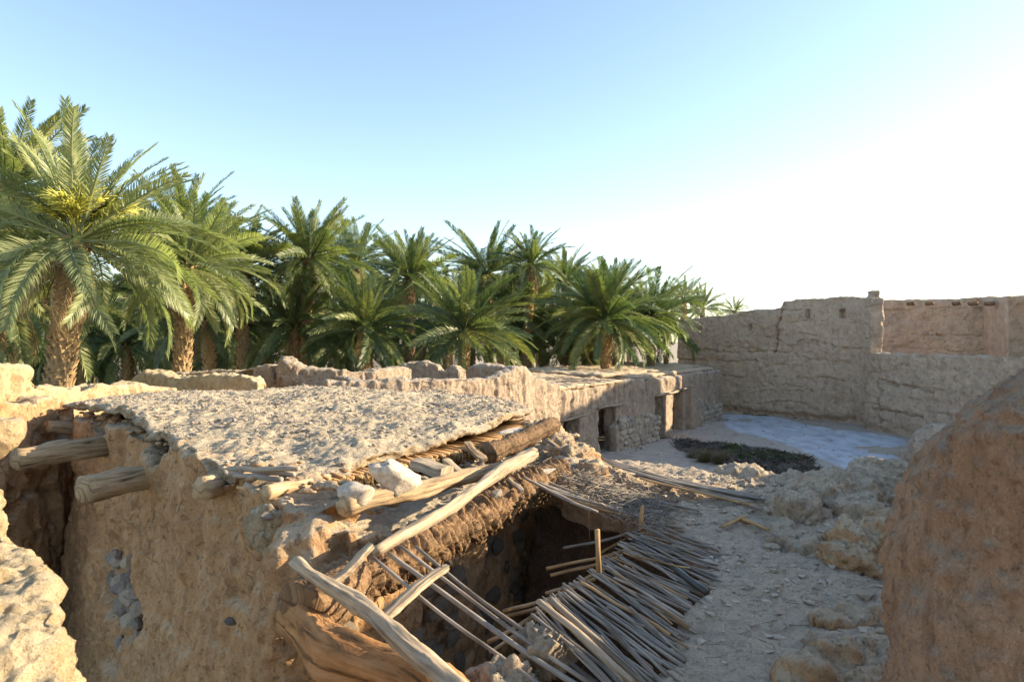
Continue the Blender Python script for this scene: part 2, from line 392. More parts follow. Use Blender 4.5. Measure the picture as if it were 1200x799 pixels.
ashp = [gpx(*p) for p in ((846, 486), (905, 489), (960, 502), (1060, 517), (1062, 528), (1054, 545), (1000, 560), (985, 548), (945, 533), (905, 517), (850, 503))]
darkp = [gpx(*p) for p in ((790, 517), (830, 519), (880, 529), (955, 543), (955, 565), (905, 568), (860, 556), (820, 538), (790, 525))]
def blur(mask):
    a = mask.reshape(X.shape).astype(float)
    for _ in range(6): a[1:-1, 1:-1] = (a[1:-1, 1:-1]+a[:-2, 1:-1]+a[2:, 1:-1]+a[1:-1, :-2]+a[1:-1, 2:])/5
    return a.ravel()
ash = blur(inpoly(q[:, 0], q[:, 1], ashp)); dark = blur(inpoly(q[:, 0], q[:, 1], darkp))
q[:, 2] = Z+dark*.10*(1+fbm(q*3, 3, 2)); nx = len(xs)
ii = (np.arange(len(ys)-1)[:, None]*nx+np.arange(nx-1)[None, :]).ravel()
yard = place('courtyard_ground', q, np.stack([ii, ii+1, ii+nx+1, ii+nx], 1).tolist(), yard_mat())
for nm, a in (('ash', ash), ('dark', dark)):
    at = yard.data.attributes.new(nm, 'FLOAT', 'POINT'); at.data.foreach_set('value', a.astype(np.float32))
tag(yard, kind='structure')
YZ = (xs, ys, q[:, 2].reshape(X.shape))
def yz(x, y):
    i = int(np.clip((x+1)/.12, 0, len(xs)-1)); j = int(np.clip((y-8)/.12, 0, len(ys)-1)); return float(YZ[2][j, i])

# ================================================================= FAR RIGHT: tall walls of the old town
def far_disp(cracks=(), slits=(), seed=0, course=.8, base_er=True):
    def d(co, n):
        side = 1-np.clip(np.abs(n[:, 2])*1.5, 0, 1)
        r = .06*fbm(co*.7, 4, seed)+.03*fbm(co*3, 3, seed+4)+.018*fbm(co*9, 2, seed+5)
        wv = co[:, 2]/course+.28*fbm(co*np.array([.5, .5, .8]), 3, seed+6); fr = np.abs(wv-np.round(wv))*course
        mask = sstep(-.1, .25, fbm(co*np.array([.45, .45, .9]), 3, seed+7))
        r -= side*.11*mask*sstep(.045, .0, fr)
        wv = co[:, 2]/.33+.5*fbm(co*np.array([1.1, 1.1, 1.]), 3, seed+16); fr = np.abs(wv-np.round(wv))*.33
        r -= side*.035*sstep(.15, .5, fbm(co*.8, 3, seed+18))*sstep(.04, .0, fr)
        mk = sstep(.35, .7, fbm(co*np.array([.6, .6, 1.]), 4, seed+11)); r -= side*.07*mk     # spalled plaster
        if base_er: r -= side*.12*sstep(.6, .15, co[:, 2]+.25*fbm(co*1.2, 3, 5))
        jit = np.stack([fbm(co*2.2, 3, 41), fbm(co*2.2, 3, 43), fbm(co*2.2, 3, 45)], 1)*.10
        for pts, wd, dp in cracks: r -= dp*sstep(wd, wd*.3, seg_dist(co+jit, pts))
        for (c, hw, hh) in slits:
            dd = co-np.array(c); m = (np.abs(dd[:, 2]) < hh) & (np.hypot(dd[:, 0], dd[:, 1]) < hw); r = np.where(m, -.35, r)
        return r
    return d
# the tall wall with the wide crack: plan from A (near, right) to B (far, left)
A = Vector((18.8, 36)); B = Vector((11.25, 45.8))
def onfar(px, py, off_=.34):
    k = (px-600)/800; dx, dy = B.x-A.x, B.y-A.y; t = (k*A.y-A.x)/(dx-k*dy); d = A.y+dy*t
    return P(px, py, d)+off_*Vector((-.79, -.61, 0))
pts = [onfar(p, y, 0) for p, y in ((1030, 350), (1000, 347), (960, 350), (935, 351), (921, 353), (918, 361), (905, 362), (880, 364), (850, 369), (825, 372), (797, 375))]
pts[0] = P(1030, 350, 35.2)
tw = mud('tall_mud_wall', [wallxy([(p.x, p.y, p.z) for p in pts], .6, .05, 11, .3, 0, .12)], .055, MUDF, smooth=2,
    disp=far_disp([([onfar(*p) for p in ((920, 352), (918, 372), (914, 390), (911, 415))], .11, .35),
                   ([onfar(*p) for p in ((797, 408), (830, 411), (870, 413), (915, 411), (950, 420), (1000, 425))], .10, .12),
                   ([onfar(*p) for p in ((880, 395), (890, 392), (905, 395), (925, 385))], .06, .10),
                   ([onfar(*p) for p in ((925, 405), (955, 398), (990, 408), (1010, 412))], .07, .12),
                   ([onfar(*p) for p in ((850, 440), (890, 447), (950, 455), (1010, 460))], .06, .08),
                   ([onfar(*p) for p in ((850, 478), (900, 484), (960, 490), (1015, 491))], .30, .16)],
                  [(onfar(949, 368), .14, .26), (onfar(990, 368), .16, .26), (onfar(881, 384), .16, .2), (onfar(824, 383), .12, .18)], 20))
tag(tw, 'long tall grey-brown mud wall with a dark vertical crack and small slit holes behind the courtyard', 'wall')
# corner post
pp = [P(1022, 341, 34.6)]
tw2 = mud('wall_pillar', [prism([(x+pp[0].x, y+34.4) for x, y in ((-.33, -.3), (.33, -.3), (.36, .4), (-.33, .4))], 0, 6.65),
    prism([(x+pp[0].x-.02, y+34.4) for x, y in ((-.27, -.22), (.2, -.22), (.2, .28), (-.27, .28))], 6.5, 7.02)], .05, MUDF, smooth=2, disp=far_disp(seed=60, base_er=False))
tag(tw2, 'narrow mud pillar with a knob on top, standing where the tall wall meets the low wall', 'pillar')
# lower wall in front right
def onlow(px, py):
    a = Vector((18.1, 33.6)); b = Vector((20.2, 26)); k = (px-600)/800; dx, dy = b.x-a.x, b.y-a.y; t = (k*a.y-a.x)/(dx-k*dy); d = a.y+dy*t
    return P(px, py, d)+Vector((-.38, -.1, 0))
lp = [(18.05, 34.2, 3.95), (18.2, 33.2, 3.88), (19.2, 29.6, 3.9), (20.2, 26, 3.88), (21.4, 21, 4.0), (21.8, 15, 3.9)]
lw = mud('low_mud_wall', [wallxy(lp, .7, .03, 31, .3, 0, .14)], .06, MUDF, smooth=2,
    disp=far_disp([([onlow(*p) for p in ((1030, 412), (1036, 430), (1032, 448), (1038, 462), (1034, 470), (1040, 495))], .12, .3),
                   ([onlow(*p) for p in ((1038, 445), (1060, 452), (1085, 455), (1110, 460))], .08, .16),
                   ([onlow(*p) for p in ((1028, 478), (1060, 483), (1090, 487))], .09, .18),
                   ([onlow(*p) for p in ((1129, 431), (1127, 447))], .07, .2),
                   ([onlow(*p) for p in ((1077, 450), (1075, 470))], .06, .2),
                   ([onlow(*p) for p in ((1036, 427), (1100, 430), (1200, 434))], .05, .1)], seed=80, course=.62))
tag(lw, 'lower cracked mud wall with a flat top, right of the pillar', 'wall')
bw = mud('back_mud_wall', [wallpx([(1020, 352, 42), (1060, 352, 41.5), (1120, 351, 40), (1150, 349, 39.5), (1185, 348, 39)], .7, .04, 51, .3, 0, .1)], .06, MUDF, smooth=2,
    disp=far_disp([([P(1165, 383, 38.9), P(1162, 400, 38.9), P(1160, 420, 38.9)], .13, .35),
                   ([P(1100, 392, 40.2), P(1126, 394, 40), P(1127, 414, 39.9)], .09, .25), ([P(1068, 402, 41), P(1090, 400, 40.6), P(1118, 397, 40.2)], .07, .15)], seed=90))
tag(bw, 'tall pinkish mud wall with a row of small knobs, seen above the low wall', 'wall')
for i, px in enumerate((1063, 1085, 1116, 1135, 1154)):
    p = P(px, 356, 40.6-.03*(px-1060)); v, f, uv = tube([p+Vector((.0, .3, 0)), p+Vector((-.03, -.32, -.02))], [.12, .11], 7, .2)
    place('beam_end', v-np.array([0, .4, 0]), f, BARK, bw, uv)
tower = mud('mud_house', [prism([(P(1180, 0, 36).x, 36), (40, 33), (40, 52), (P(1180, 0, 36).x+3, 46)], 0, [6.9, 6.8, 6.9, 6.9])], .12, MUDF, disp=far_disp(seed=95))
tag(tower, 'corner of a taller mud house at the right edge behind the low wall', 'house')
# more of the old town out of the picture on the right: it shades the yard as in the photograph
tn = mud('mud_house', [prism([(26.8, 8), (36, 8), (36, 34), (26.8, 34)], 0, [10.4, 10.6, 10.6, 10.2])], .16, MUDF, disp=far_disp(seed=99))
tag(tn, 'long mud house on the right beyond the low wall, outside the photograph', 'house')
tn2 = mud('boundary_wall', [wallxy([(6.8, -1.5, 5.3), (6.9, 4, 5.25), (7.0, 7.0, 4.9), (7.2, 8.6, 4.1)], .6, .14, 71, .25, 0, .1, 1.6)], .07, MUD, disp=erode())
tag(tn2, 'ragged mud wall to the right of the broken roof, outside the photograph', 'wall')

# ================================================================= COURTYARD HOUSE (long, low, with doorways)
F0 = Vector((1.2, 22.6)); FD = Vector((8.4, 13.0)).normalized(); FN = Vector((FD.y, -FD.x))      # along, outward
def fl(s, o=0.): p = F0+FD*s+FN*o; return (p.x, p.y)
def fs(px):            # distance along the facade for an image column
    k = (px-600)/800; return (k*F0.y-F0.x)/(FD.x-k*FD.y)
house2 = empty('courtyard_house', (6.5, 33, 0), 'long low mud house with dark doorways facing the courtyard', 'house')
TH = .55
def fseg(s0, s1, z0, z1, o=0., th=TH, top2=None, lean=0):
    a = fl(s0, o-th); b = fl(s1, o-th); c = fl(s1, o+.0); d = fl(s0, o+.0)
    t2 = z1 if top2 is None else top2
    return prism([a, b, c, d], z0, [z1, t2, t2, z1])
sW0, sW1 = fs(661), fs(679); sD0, sD1 = fs(702), fs(722); sE0, sE1 = fs(768), fs(776); sG0, sG1 = fs(785), fs(801); sEnd = fs(843)
top = 2.75
W = [fseg(0, sW0, 0, top+.1), fseg(sW0-.05, sW1+.05, 0, .95), fseg(sW0-.05, sW1+.05, 1.75, top+.05), fseg(sW1, sD0, 0, top+.05),
     fseg(sD0-.05, sD1+.05, 1.95, top+.1), fseg(sD1, sE0, 0, top+.15), fseg(sE0-.05, sG1+.05, 2.05, top+.05),
     fseg(sE1, sG0, 0, 2.1, .18, .6), fseg(sG1, sEnd, 0, top+.1), fseg(sG1+.3, sG1+2.2, 0, 2.3, .35, .6, .9), fseg(sD1-.2, sE0+.1, 0, 1.15, .12, .4)]
depth = 4.6
W += [prism([fl(sEnd, 0), fl(sEnd, -depth), fl(sEnd-TH, -depth), fl(sEnd-TH, 0)], 0, top+.05), prism([fl(0, -depth), fl(sEnd, -depth), fl(sEnd, -depth-.5), fl(0, -depth-.5)], 0, top+.1),
      prism([fl(0, 0), fl(.5, 0), fl(.5, -depth), fl(0, -depth)], 0, 2.8)]
def d_court(co, n):
    side = 1-np.clip(np.abs(n[:, 2])*1.3, 0, 1); hi = sstep(1.2, 2.2, co[:, 2]); p2 = co.copy(); p2[:, 2] *= .12
    r = .07*fbm(co*.9, 4, 3)+.03*fbm(co*4, 3, 9)+.015*fbm(co*11, 2, 9)
    r += side*hi*(.10*fbm(p2*3.2, 3, 51)); r -= side*.07*np.clip(ridge(p2*1.9, 2, 8)-1.1, 0, 1)
    u = (co[:, 0]-F0.x)*FD.x+(co[:, 1]-F0.y)*FD.y
    for s0 in (sD1-.1, fs(825)): r -= side*.12*sstep(.1, .03, np.abs(u-s0+.08*fbm(co*2, 2, 7)))*hi
    r = r-side*.10*((np.abs(u-fs(829)) < .2) & (np.abs(co[:, 2]-2.0) < .25))
    return r
mud('wall', W, .055, MUDP, house2, 2, d_court)
# roof: two decks, the far one higher and neater
def deck(s0, s1, z, ov, seed, mm=MUDF, nm='roof'):
    V = [fl(s0, ov), fl(s1, ov), fl(s1, -depth-.4), fl(s0, -depth-.4)]
    return mud(nm, [prism(V, z-.12, [z+.0, z, z+.18, z+.18])], .07, mm, house2, 1, lambda co, n: .06*fbm(co*.9, 4, seed)+.035*fbm(co*3.2, 3, seed+2))
deck(fs(650), fs(729), top+.18, .10, 5, MUDG)
deck(fs(744)+.8, sEnd-.1, top+.22, -.25, 6, MUDG)
deck(fs(700)+2.5, sEnd-.3, top+.33, -1.0, 7, MUDG)
m_ = MB()
for i in range(70):        # reeds poking from the near deck
    s = random.uniform(fs(650), fs(725)); o = random.uniform(-3.5, .1); x, y = fl(s, o); a = random.uniform(0, 3.14); L = random.uniform(.3, .9)
    m_.tube([(x-math.cos(a)*L, y-math.sin(a)*L, top+.22+random.uniform(0, .1)), (x, y, top+.3), (x+math.cos(a)*L, y+math.sin(a)*L, top+.2+random.uniform(0, .1))], [.015]*3, 4)
tag(m_.build('reed_layer', STICK, house2), kind='stuff')
# lintels
def lint(s0, s1, z, r=.06, o=.05):
    a = fl(s0, o); b = fl(s1, o); v, f, uv = tube(bent((*a, z), (*b, z+.03), 0, .02, 6), [r]*6, 8, .15, .7); return place('lintel', v, f, WOODP, house2, uv)
lint(sW0-.35, sW1+.4, 1.78); lint(sD0-.25, sD1+.5, 1.98, .07, .12)
lint(sE0-.6, sG0+.2, 2.08, .06, .3); lint(sG0-.3, sG1+.9, 2.12, .055, .22); lint(fs(829)-.35, fs(829)+.35, 2.28, .04, .1)
# exposed stones of the facade
rs = random.Random(5); rows = 0
def stones(s0, s1, z0, z1, o, size, parent=house2, kind='s'):
    z = z0; r_ = 0
    while z < z1:
        s = s0+(r_ % 2)*size*.5; hh = size*rs.uniform(.75, 1.0)
        while s < s1:
            wd = size*rs.uniform(.8, 1.6)
            if z+.0 < z1-.35*rs.random():
                x, y = fl(s+wd/2, o+rs.uniform(-.05, .05))
                rock('stone', ROCKS[kind][rs.randrange(6)], (x, y, z+hh/2), (wd*.62, .15, hh*.68), (rs.uniform(-.2, .2), rs.uniform(-.25, .25), math.atan2(FD.y, FD.x)+rs.uniform(-.2, .2)), parent)
            s += wd*1.0
        z += hh*.98; r_ += 1
stones(sD1+.05, sE0-.05, .05, 1.35, .06, .27)
stones(fs(806), sEnd+.15, .0, 1.15, .03, .29)

# ================================================================= ROOFLESS ROOMS behind the near roof
rib = lambda co, n: erode(1.2, .04)(co, n)-(1-np.clip(np.abs(n[:, 2]), 0, 1))*.035*np.clip(ridge((co+.1*fbm(co*2, 2, 5)[:, None])*np.array([2.6, 2.6, .4]), 2, 3)-.7, 0, 1)+.02*fbm(co*8, 2, 4)
def roomwall(label, pts, th=.42, mm=MUDP, extra=(), amp=.04, seed=1, vox=.045, dsp=rib, name='mud_wall', step=.25):
    o = mud(name, [wallpx(pts, th, amp, seed, step, 0, .04)]+list(extra), vox, mm, None, 3, dsp); return tag(o, label, 'wall')
def holes(base, hs):
    def d(co, n):
        r = base(co, n)
        for c, hw, hh in hs:
            dd = co-np.array(c); r = np.where((np.abs(dd[:, 2]) < hh) & (np.hypot(dd[:, 0], dd[:, 1]) < hw), -.3, r)
        return r
    return d
roomwall('low mud parapet with two square dark holes, behind the left half of the near roof',
    [(168, 438, 19.2), (200, 437, 18.8), (260, 434, 18.8), (300, 431, 18.8), (335, 427, 18.8)], seed=2, dsp=holes(rib, [(P(288, 441, 18.6), .17, .15), (P(327, 438, 18.6), .15, .12)]))
roomwall('short thick rounded mud ledge just in front of the parapet with dark holes',
    [(166, 443, 17.6), (178, 439, 17.2), (200, 438, 17), (230, 442, 16.8), (260, 440, 16.5), (300, 442, 16.2), (309, 447, 16.1)], .45, MUDY, seed=3, amp=.08, dsp=erode(2))
p = P(345, 428, 18.6)
st = mud('mud_stump', [strip([(p.x-.28, 18.6), (p.x+.25, 18.5)], [3.95, 3.6], .6), ell((p.x-.10, 18.4, 3.6), (.24, .25, .45)), ell((p.x+.16, 18.45, 3.55), (.22, .24, .34))], .045, MUDP, disp=erode(2.6)); tag(st, 'rounded mud stump rising above the parapet behind the near roof', 'wall stump')
roomwall('rounded mud parapet right of the stump, in front of the low young palm',
    [(352, 433, 18.4), (380, 431, 18.4), (400, 432, 18.4), (410, 436, 18.6), (440, 433, 19), (478, 429, 20.5)], seed=4)
roomwall('higher broken mud wall with a notch, back wall of a roofless room',
    [(470, 428, 21.5), (485, 424, 21.5), (500, 421, 21.5), (515, 424, 21.5), (519, 434, 21.5), (524, 434, 21.4), (528, 426, 21.4), (538, 426, 21.4), (543, 435, 21.3)], .5, amp=.05, seed=5, step=.12)
roomwall('short mud wall with a flat top between the notched wall and the peaked wall',
    [(542, 435, 23), (556, 428, 23), (575, 428, 22.8), (598, 431, 22.6)], .45, seed=6, amp=.03)
roomwall('long eroded mud wall with vertical ribs that rises to a peak beside the courtyard house',
    [(380, 447, 16.4), (420, 447, 16.6), (470, 446, 17.0), (520, 446, 17.6), (570, 442, 18.6), (590, 436, 19.2), (600, 430, 19.6), (610, 432, 20.0), (618, 440, 20.6), (640, 448, 21.6), (650, 450, 22.3)], .45, seed=7, amp=.05)
roomwall('small mud wall crossing behind the ribbed wall',
    [(385, 441, 19.5), (400, 440, 18.2), (420, 445, 17.2)], .4, seed=8)
# floor of low infill roof between the rooms
fl_ = mud('room_floor', [prism([(-6.5, 14.6), (0.4, 12.5), (1.0, 21.5), (-1, 23.5), (-9.5, 19.5), (-9, 15)], 0, 1.6)], .1, MUDP, disp=erode(1.5)); tag(fl_, 'earth fill inside the roofless rooms behind the near roof', 'rubble fill')

# ================================================================= LEFT ALLEY WALL
alw = mud('mud_wall', [wallpx([(-40, 424, 9.6), (-12, 430, 10.2), (15, 433, 10.8), (26, 446, 11.2), (40, 458, 11.8), (60, 455, 12.4), (80, 458, 12.9), (100, 453, 13.4), (150, 452, 14.3), (200, 455, 15.2)], .6, .05, 12, .2, 0, .08, 2)], .045, MUDY, disp=lambda co, n: erode(1.6, .05)(co, n)-.12*sstep(.25, .6, fbm(co*2.3, 3, 60)))
tag(alw, 'sunlit crumbling mud wall across the narrow alley at the left', 'wall')
ln_ = mud('mud_wall', [wallpx([(-95, 480, 8.2), (-60, 480, 8.5), (-25, 470, 9.0), (5, 472, 9.5), (30, 468, 10.1), (58, 466, 10.9), (70, 478, 11.3)], .5, .07, 13, .15, 0, .08, 3)], .045, MUD, disp=lambda co, n: erode(1.6, .05)(co, n)-.14*sstep(.2, .6, fbm(co*2.9, 3, 61)))
tag(ln_, 'pitted broken mud wall with sunlit crest in front of the alley wall', 'wall')

# ================================================================= NEAR HOUSE
house = empty('mud_house', (-3.5, 9.5, 0), 'near mud house with a rubble-covered flat roof and protruding log beams', 'house')
C0 = Vector((-1.45, 4.75)); C1 = Vector((.6, 9.6)); C3 = Vector((-6.75, 10.5)); C2 = Vector((-7.3, 13.9)); CM = Vector((-1.9, 14.3))
rd = (C1-C0).normalized(); rn = Vector((rd.y, -rd.x))           # along and outward of the right side
ld = (C3-C0).normalized(); lnn = Vector((ld.y*-1, ld.x)); lnn = lnn if lnn.y < 0 else -lnn
beamsL = [(P(160, 518, 8.9), P(18, 538, 7.7), .14, .125), (P(208, 548, 7.6), P(98, 574, 6.6), .11, .135), (P(285, 560, 6.3), P(236, 572, 5.75), .10, .10)]
def d_near(co, n):
    side = 1-np.clip(np.abs(n[:, 2])*1.2, 0, 1); p2 = co.copy(); p2[:, 2] *= .16; z = co[:, 2]
    r = .06*fbm(co*.9, 4, 3)+.035*fbm(co*3.3, 4, 9)+.02*fbm(co*11, 3, 21)+.009*fbm(co*28, 2, 22)-.02*np.clip(ridge(co*4, 2, 61)-1.25, 0, 1)
    up = sstep(1.6, 3.1, z)
    r += side*(.05+.10*up)*fbm(p2*3.2, 3, 51)-side*(.05+.10*up)*np.clip(ridge(p2*1.5, 2, 8)-1.15, 0, 1)
    sp = P(142, 690, 8.2); dd = np.hypot(co[:, 0]-sp.x, (co[:, 1]-sp.y))
    e = dd/1.0+np.abs(z-1.4)/1.1+.5*fbm(co*2, 3, 2); r -= side*.16*sstep(1.05, .7, e)
    # a long slanting scar
    r -= .05*sstep(.10, .02, seg_dist(co+.05*np.stack([fbm(co*3, 2, 1)]*3, 1), [P(250, 660, 6.2), P(300, 700, 5.3), P(330, 740, 4.9), P(350, 800, 4.6)]))
    return r
def off(p, v, k): return (p.x+v.x*k, p.y+v.y*k)
wt = 3.28
q0 = C3-lnn*.28; q1 = C0-lnn*.2
path = [(q0.x, q0.y, 3.3)]
for t, h in ((.12, 3.36), (.22, 3.12), (.30, 3.44), (.42, 3.42), (.52, 3.40), (.58, 3.18), (.64, 3.44), (.74, 3.42), (.80, 3.24), (.86, 3.46), (.94, 3.40), (1.0, 3.33)):
    p = q0.lerp(q1, t); path.append((p.x, p.y, h))
pieces = [wallxy(path, .62, .03, 21, .1, 0, .14, 3)]
rw0 = C0+rn*.12; rw1 = C1+rn*.15+rd*.1
pieces.append(wallxy([(rw0.x, rw0.y, 3.22), ((rw0+rd*.7).x, (rw0+rd*.7).y, 3.05), ((rw0+rd*1.6).x, (rw0+rd*1.6).y, 3.02), ((rw0+rd*3.).x, (rw0+rd*3.).y, 3.0), (rw1.x, rw1.y, 3.1)], .62, .03, 22, .1, 0, .05, 3))
pieces.append(ell((C0.x+.06, C0.y-.0, 2.95), (.30, .30, .36)))
pieces.append(ell((C0.x+.02, C0.y-.02, 2.2), (.38, .36, 1.1)))
pieces.append(ell((C0.x+.0, C0.y+.05, .9), (.5, .46, 1.4)))
pieces.append(strip([(C3.x+.25, C3.y), (C2.x+.25, C2.y), (CM.x, CM.y-.2), (C1.x-.2, C1.y)], [3.3]*4, .5))
mud('wall', pieces, .024, MUD, house, 2, d_near)
# roof deck
ED = [Vector(p) for p in ((-1.95, 5.30), (-1.45, 6.15), (-.98, 6.9), (-.46, 7.8), (-.1, 8.8), (.24, 10.1))]      # the broken right edge of the roof
def edge(s_):
    for a, b in zip(ED[:-1], ED[1:]):
        l = (b-a).length
        if s_ <= l or b is ED[-1]: t = (b-a)/l; return a+t*s_, t, Vector((t.y, -t.x))
        s_ -= l
EL = sum((b-a).length for a, b in zip(ED[:-1], ED[1:]))
RP = [C3+lnn*.02]+ED+[Vector((.05, 11.4)), CM, C2]
def roofz(x, y): # gentle mound
    q = np.stack([x, y, np.zeros_like(x)], 1); c = ((x+3.6)/4.2)**2+((y-10.3)/4.4)**2
    return .26*np.clip(1-c, -1, 1)+.05*fbm(q*.8, 3, 71)+.035*fbm(q*2.7, 3, 72)
def d_roof(co, n):
    r = np.zeros_like(co); z = roofz(co[:, 0], co[:, 1]); r[:, 2] = z+.014*fbm(co*5, 3, 73)+.012*np.abs(fbm(co*14, 3, 78))+.011*fbm(co*26, 2, 74)
    ed = 1-np.clip(np.abs(n[:, 2])*1.2, 0, 1); k = ed*(.13*fbm(co*2.1, 4, 75)+.07*fbm(co*7, 2, 76)); r[:, :2] += n[:, :2]*k[:, None]; return r
roof = mud('roof', [prism([tuple(p) for p in RP], 3.34, 3.43)], .024, MUDR, house, 1, d_roof)
rpoly = [tuple(p) for p in RP]
def onroof(rs_):
    for _ in range(30):
        x = rs_.uniform(-7.3, .7); y = rs_.uniform(4.8, 14.3)
        if inpoly(np.array([x]), np.array([y]), rpoly)[0]:
            if fbm(np.array([[x*1.1, y*1.1, 3.]]), 3, 5)[0] < rs_.uniform(-.9, .7): continue
            return (x, y, 3.45+float(roofz(np.array([x]), np.array([y]))[0]))
v, f = pebbles(6500, onroof, .004, .030, STONE, 3); pb = place('pebbles', v, f, STONE, house, None, False); tag(pb, kind='stuff')
v, f = pebbles(1800, onroof, .004, .034, STONEG, 13, .45); pb = place('dark_pebbles', v, f, STONEG, house, None, False); tag(pb, kind='stuff')
# crusts and clods on the roof surface near the front edge
m_ = MB(); rs2 = np.random.RandomState(4)
for i in range(150):
    t = rs2.rand(); p = C3.lerp(C0, t)-lnn*abs(rs2.randn()*.35+.3); s = .015+.05*rs2.rand()**2
    v = ICO2[0]*(1+.3*fbm(ICO2[0]*1.6+i*3., 3, i))[:, None]*s*np.array([1.3, 1., .6]); m_.add(v+np.array([p.x, p.y, 3.41]), ICO2[1])
tag(m_.build('mud_clods', MUD, house), kind='stuff')
# layer of palm ribs and fibre under the roof crust, along the broken right edge
m_ = MB(); m2 = MB(); rr = random.Random(8); L = (C1-C0).length
s = .02
while s < EL:
    b, td, nn_ = edge(s); o0 = rr.uniform(.05, .16); z = 3.31+rr.uniform(-.02, .02); tl = rr.uniform(.014, .024)
    m_.tube([(*off(b, nn_, -.3), z), (*off(b, nn_, -.05), z), (*off(b+td*rr.uniform(-.02, .02), nn_, o0), z-.015)], [tl]*3, 6, .1)
    b2 = b+td*.02; z2 = z-.045-rr.random()*.03
    m2.tube([(*off(b2, nn_, -.3), z2), (*off(b2, nn_, -.05), z2), (*off(b2+td*rr.uniform(-.03, .03), nn_, o0-.03), z2-.05*rr.random())], [tl*.9]*3, 5, .1)
    s += rr.uniform(.03, .045)
tag(m_.build('reed_layer', STICKO, house), kind='stuff'); tag(m2.build('lower_reed_layer', BARK, house), kind='stuff')
m_ = MB()
for k in range(900):       # hanging palm fibre
    b, td, nn_ = edge(rr.uniform(0, EL)); o = rr.uniform(.04, .15); z = 3.33+rr.uniform(-.06, .0); dl = rr.uniform(.04, .14)
    m_.tube([(*off(b, nn_, o), z), (*off(b+td*rr.uniform(-.02, .02), nn_, o+.02), z-dl*.5), (*off(b+td*rr.uniform(-.03, .03), nn_, o+.01), z-dl)], [.004, .003, .002], 3)
tag(m_.build('palm_fibre', BOOT, house), kind='stuff')
for k, (a, b) in enumerate([((270, 553), (345, 556)), ((268, 549), (350, 549)), ((275, 557), (330, 562))]):   # ends of roof sticks at the corner
    v, f, uv = tube(bent(P(*a, 5.75-.1*k), P(*b, 5.35-.05*k), 0, .02, 6), [.022]*6, 7, .1); place('roof_stick', v, f, STICK, house, uv)
# log beams sticking out of the left face
def log(name, a, b, r0, r1, m, parent, n=26, sides=22, wob=.01, seed=1, jit=.03, sag=0, knots=.06):
    pts = bent(a, b, sag, wob, n, seed); nz = np.random.RandomState(seed)
    def dsp(L, th, r): return r*knots*float(fbm(np.array([[L*4.+seed*3, math.cos(th)*1.5, math.sin(th)*1.5]]), 3, seed)[0])
    rad = [r0+(r1-r0)*i/(n-1) for i in range(n)]
    v, f, uv = tube(pts, rad, sides, jit, 1, dsp, seed); return place(name, v, f, m, parent, uv)
for k, (a, b, r0, r1) in enumerate(beamsL):
    a = a+(a-b).normalized()*.8; log('beam', a, b, r0, r1, WOODB, house, seed=k+3, knots=.16)
log('beam', P(120, 503, 10.6), P(56, 500, 9.9), .10, .09, WOODB, house, seed=9, knots=.12)
log('beam', P(340, 574, 5.2)+Vector((.1, .2, 0)), P(310, 577, 4.95), .05, .055, WOODB, house, seed=12, knots=.2)
# exposed stones in the left face
rs = random.Random(9)
for k in range(46):
    px = 142+rs.gauss(0, 17); py = rs.uniform(640, 790); t = 0
    kk = (px-600)/800; dx, dy = C3.x-C0.x, C3.y-C0.y; t = (kk*C0.y-C0.x)/(dx-kk*dy); d = C0.y+dy*t
    p = P(px, py, d); sz = rs.uniform(.06, .17)
    o_ = lnn*(.13+.05*(3.2-p.z)*.3)
    rock('stone', ROCKS['g' if rs.random() < .8 else 's'][rs.randrange(6)], (p.x+o_.x*.2-lnn.x*.04, p.y+o_.y*.2-lnn.y*.04, p.z), (sz*1.3, sz*.9, sz*.8), (rs.uniform(-.5, .5), rs.uniform(-.5, .5), math.atan2(ld.y, ld.x)+rs.uniform(-.4, .4)), house)
for px, py, d, s in ((313, 604, 4.75, .05), (323, 730, 4.6, .06), (270, 727, 5.0, .05)):
    rock('stone', ROCKS['g'][1], P(px, py, d), (s, s, s*.6), (0, .2, .5), house)

# the big palm trunk that carries the roof edge, with its bark scars
def scar(L, th, r):
    w_ = L*12.5+math.sin(th+.6)*1.5+.22*math.sin(th*6.+L*5)+.15*math.sin(L*31); fr = w_-math.floor(w_)
    lump = .5+.5*math.sin(th*5+math.floor(w_)*2.6)
    return r*((.30+.12*lump)*(fr**.8 if fr < .86 else (1-fr)/.14*.886)-.22)
ta = P(352, 716, 4.0); tb = P(655, 556, 7.3)
n = 430; pts = bent(ta, tb, -.004, .006, n, 3); v, f, uv = tube(pts, [.17+.01*math.sin(i*.06) for i in range(n)], 44, .03, 1, lambda L_, th, r: (scar(L_, th, r) if L_ > .45 else .02*math.sin(th*3))+.01*math.sin(L_*23+th*4), 5)
pt = place('palm_log_beam', v, f, BARK, house, uv); pt['label'] = 'thick scaly palm trunk carrying the broken roof edge'
m_ = MB()
for k in range(120):      # shaggy bark fibre
    i = rr.randrange(60, n-3); p = pts[i]; th = rr.uniform(-1.9, 1.2); tg = (pts[i+1]-pts[i-1]).normalized(); a = tg.cross(Vector((0, 0, 1))).normalized(); b = a.cross(tg)
    r = .17; q_ = p+a*math.cos(th)*r+b*math.sin(th)*r; dr = (a*math.cos(th)+b*math.sin(th)); e = q_+dr*rr.uniform(.004, .03)+tg*rr.uniform(-.04, .04)+Vector((0, 0, -rr.uniform(.01, .05)))
    m_.tube([q_, q_.lerp(e, .5)+dr*.008, e], [.005, .004, .002], 3)
tag(m_.build('bark_fibre', BARK, house), kind='stuff')
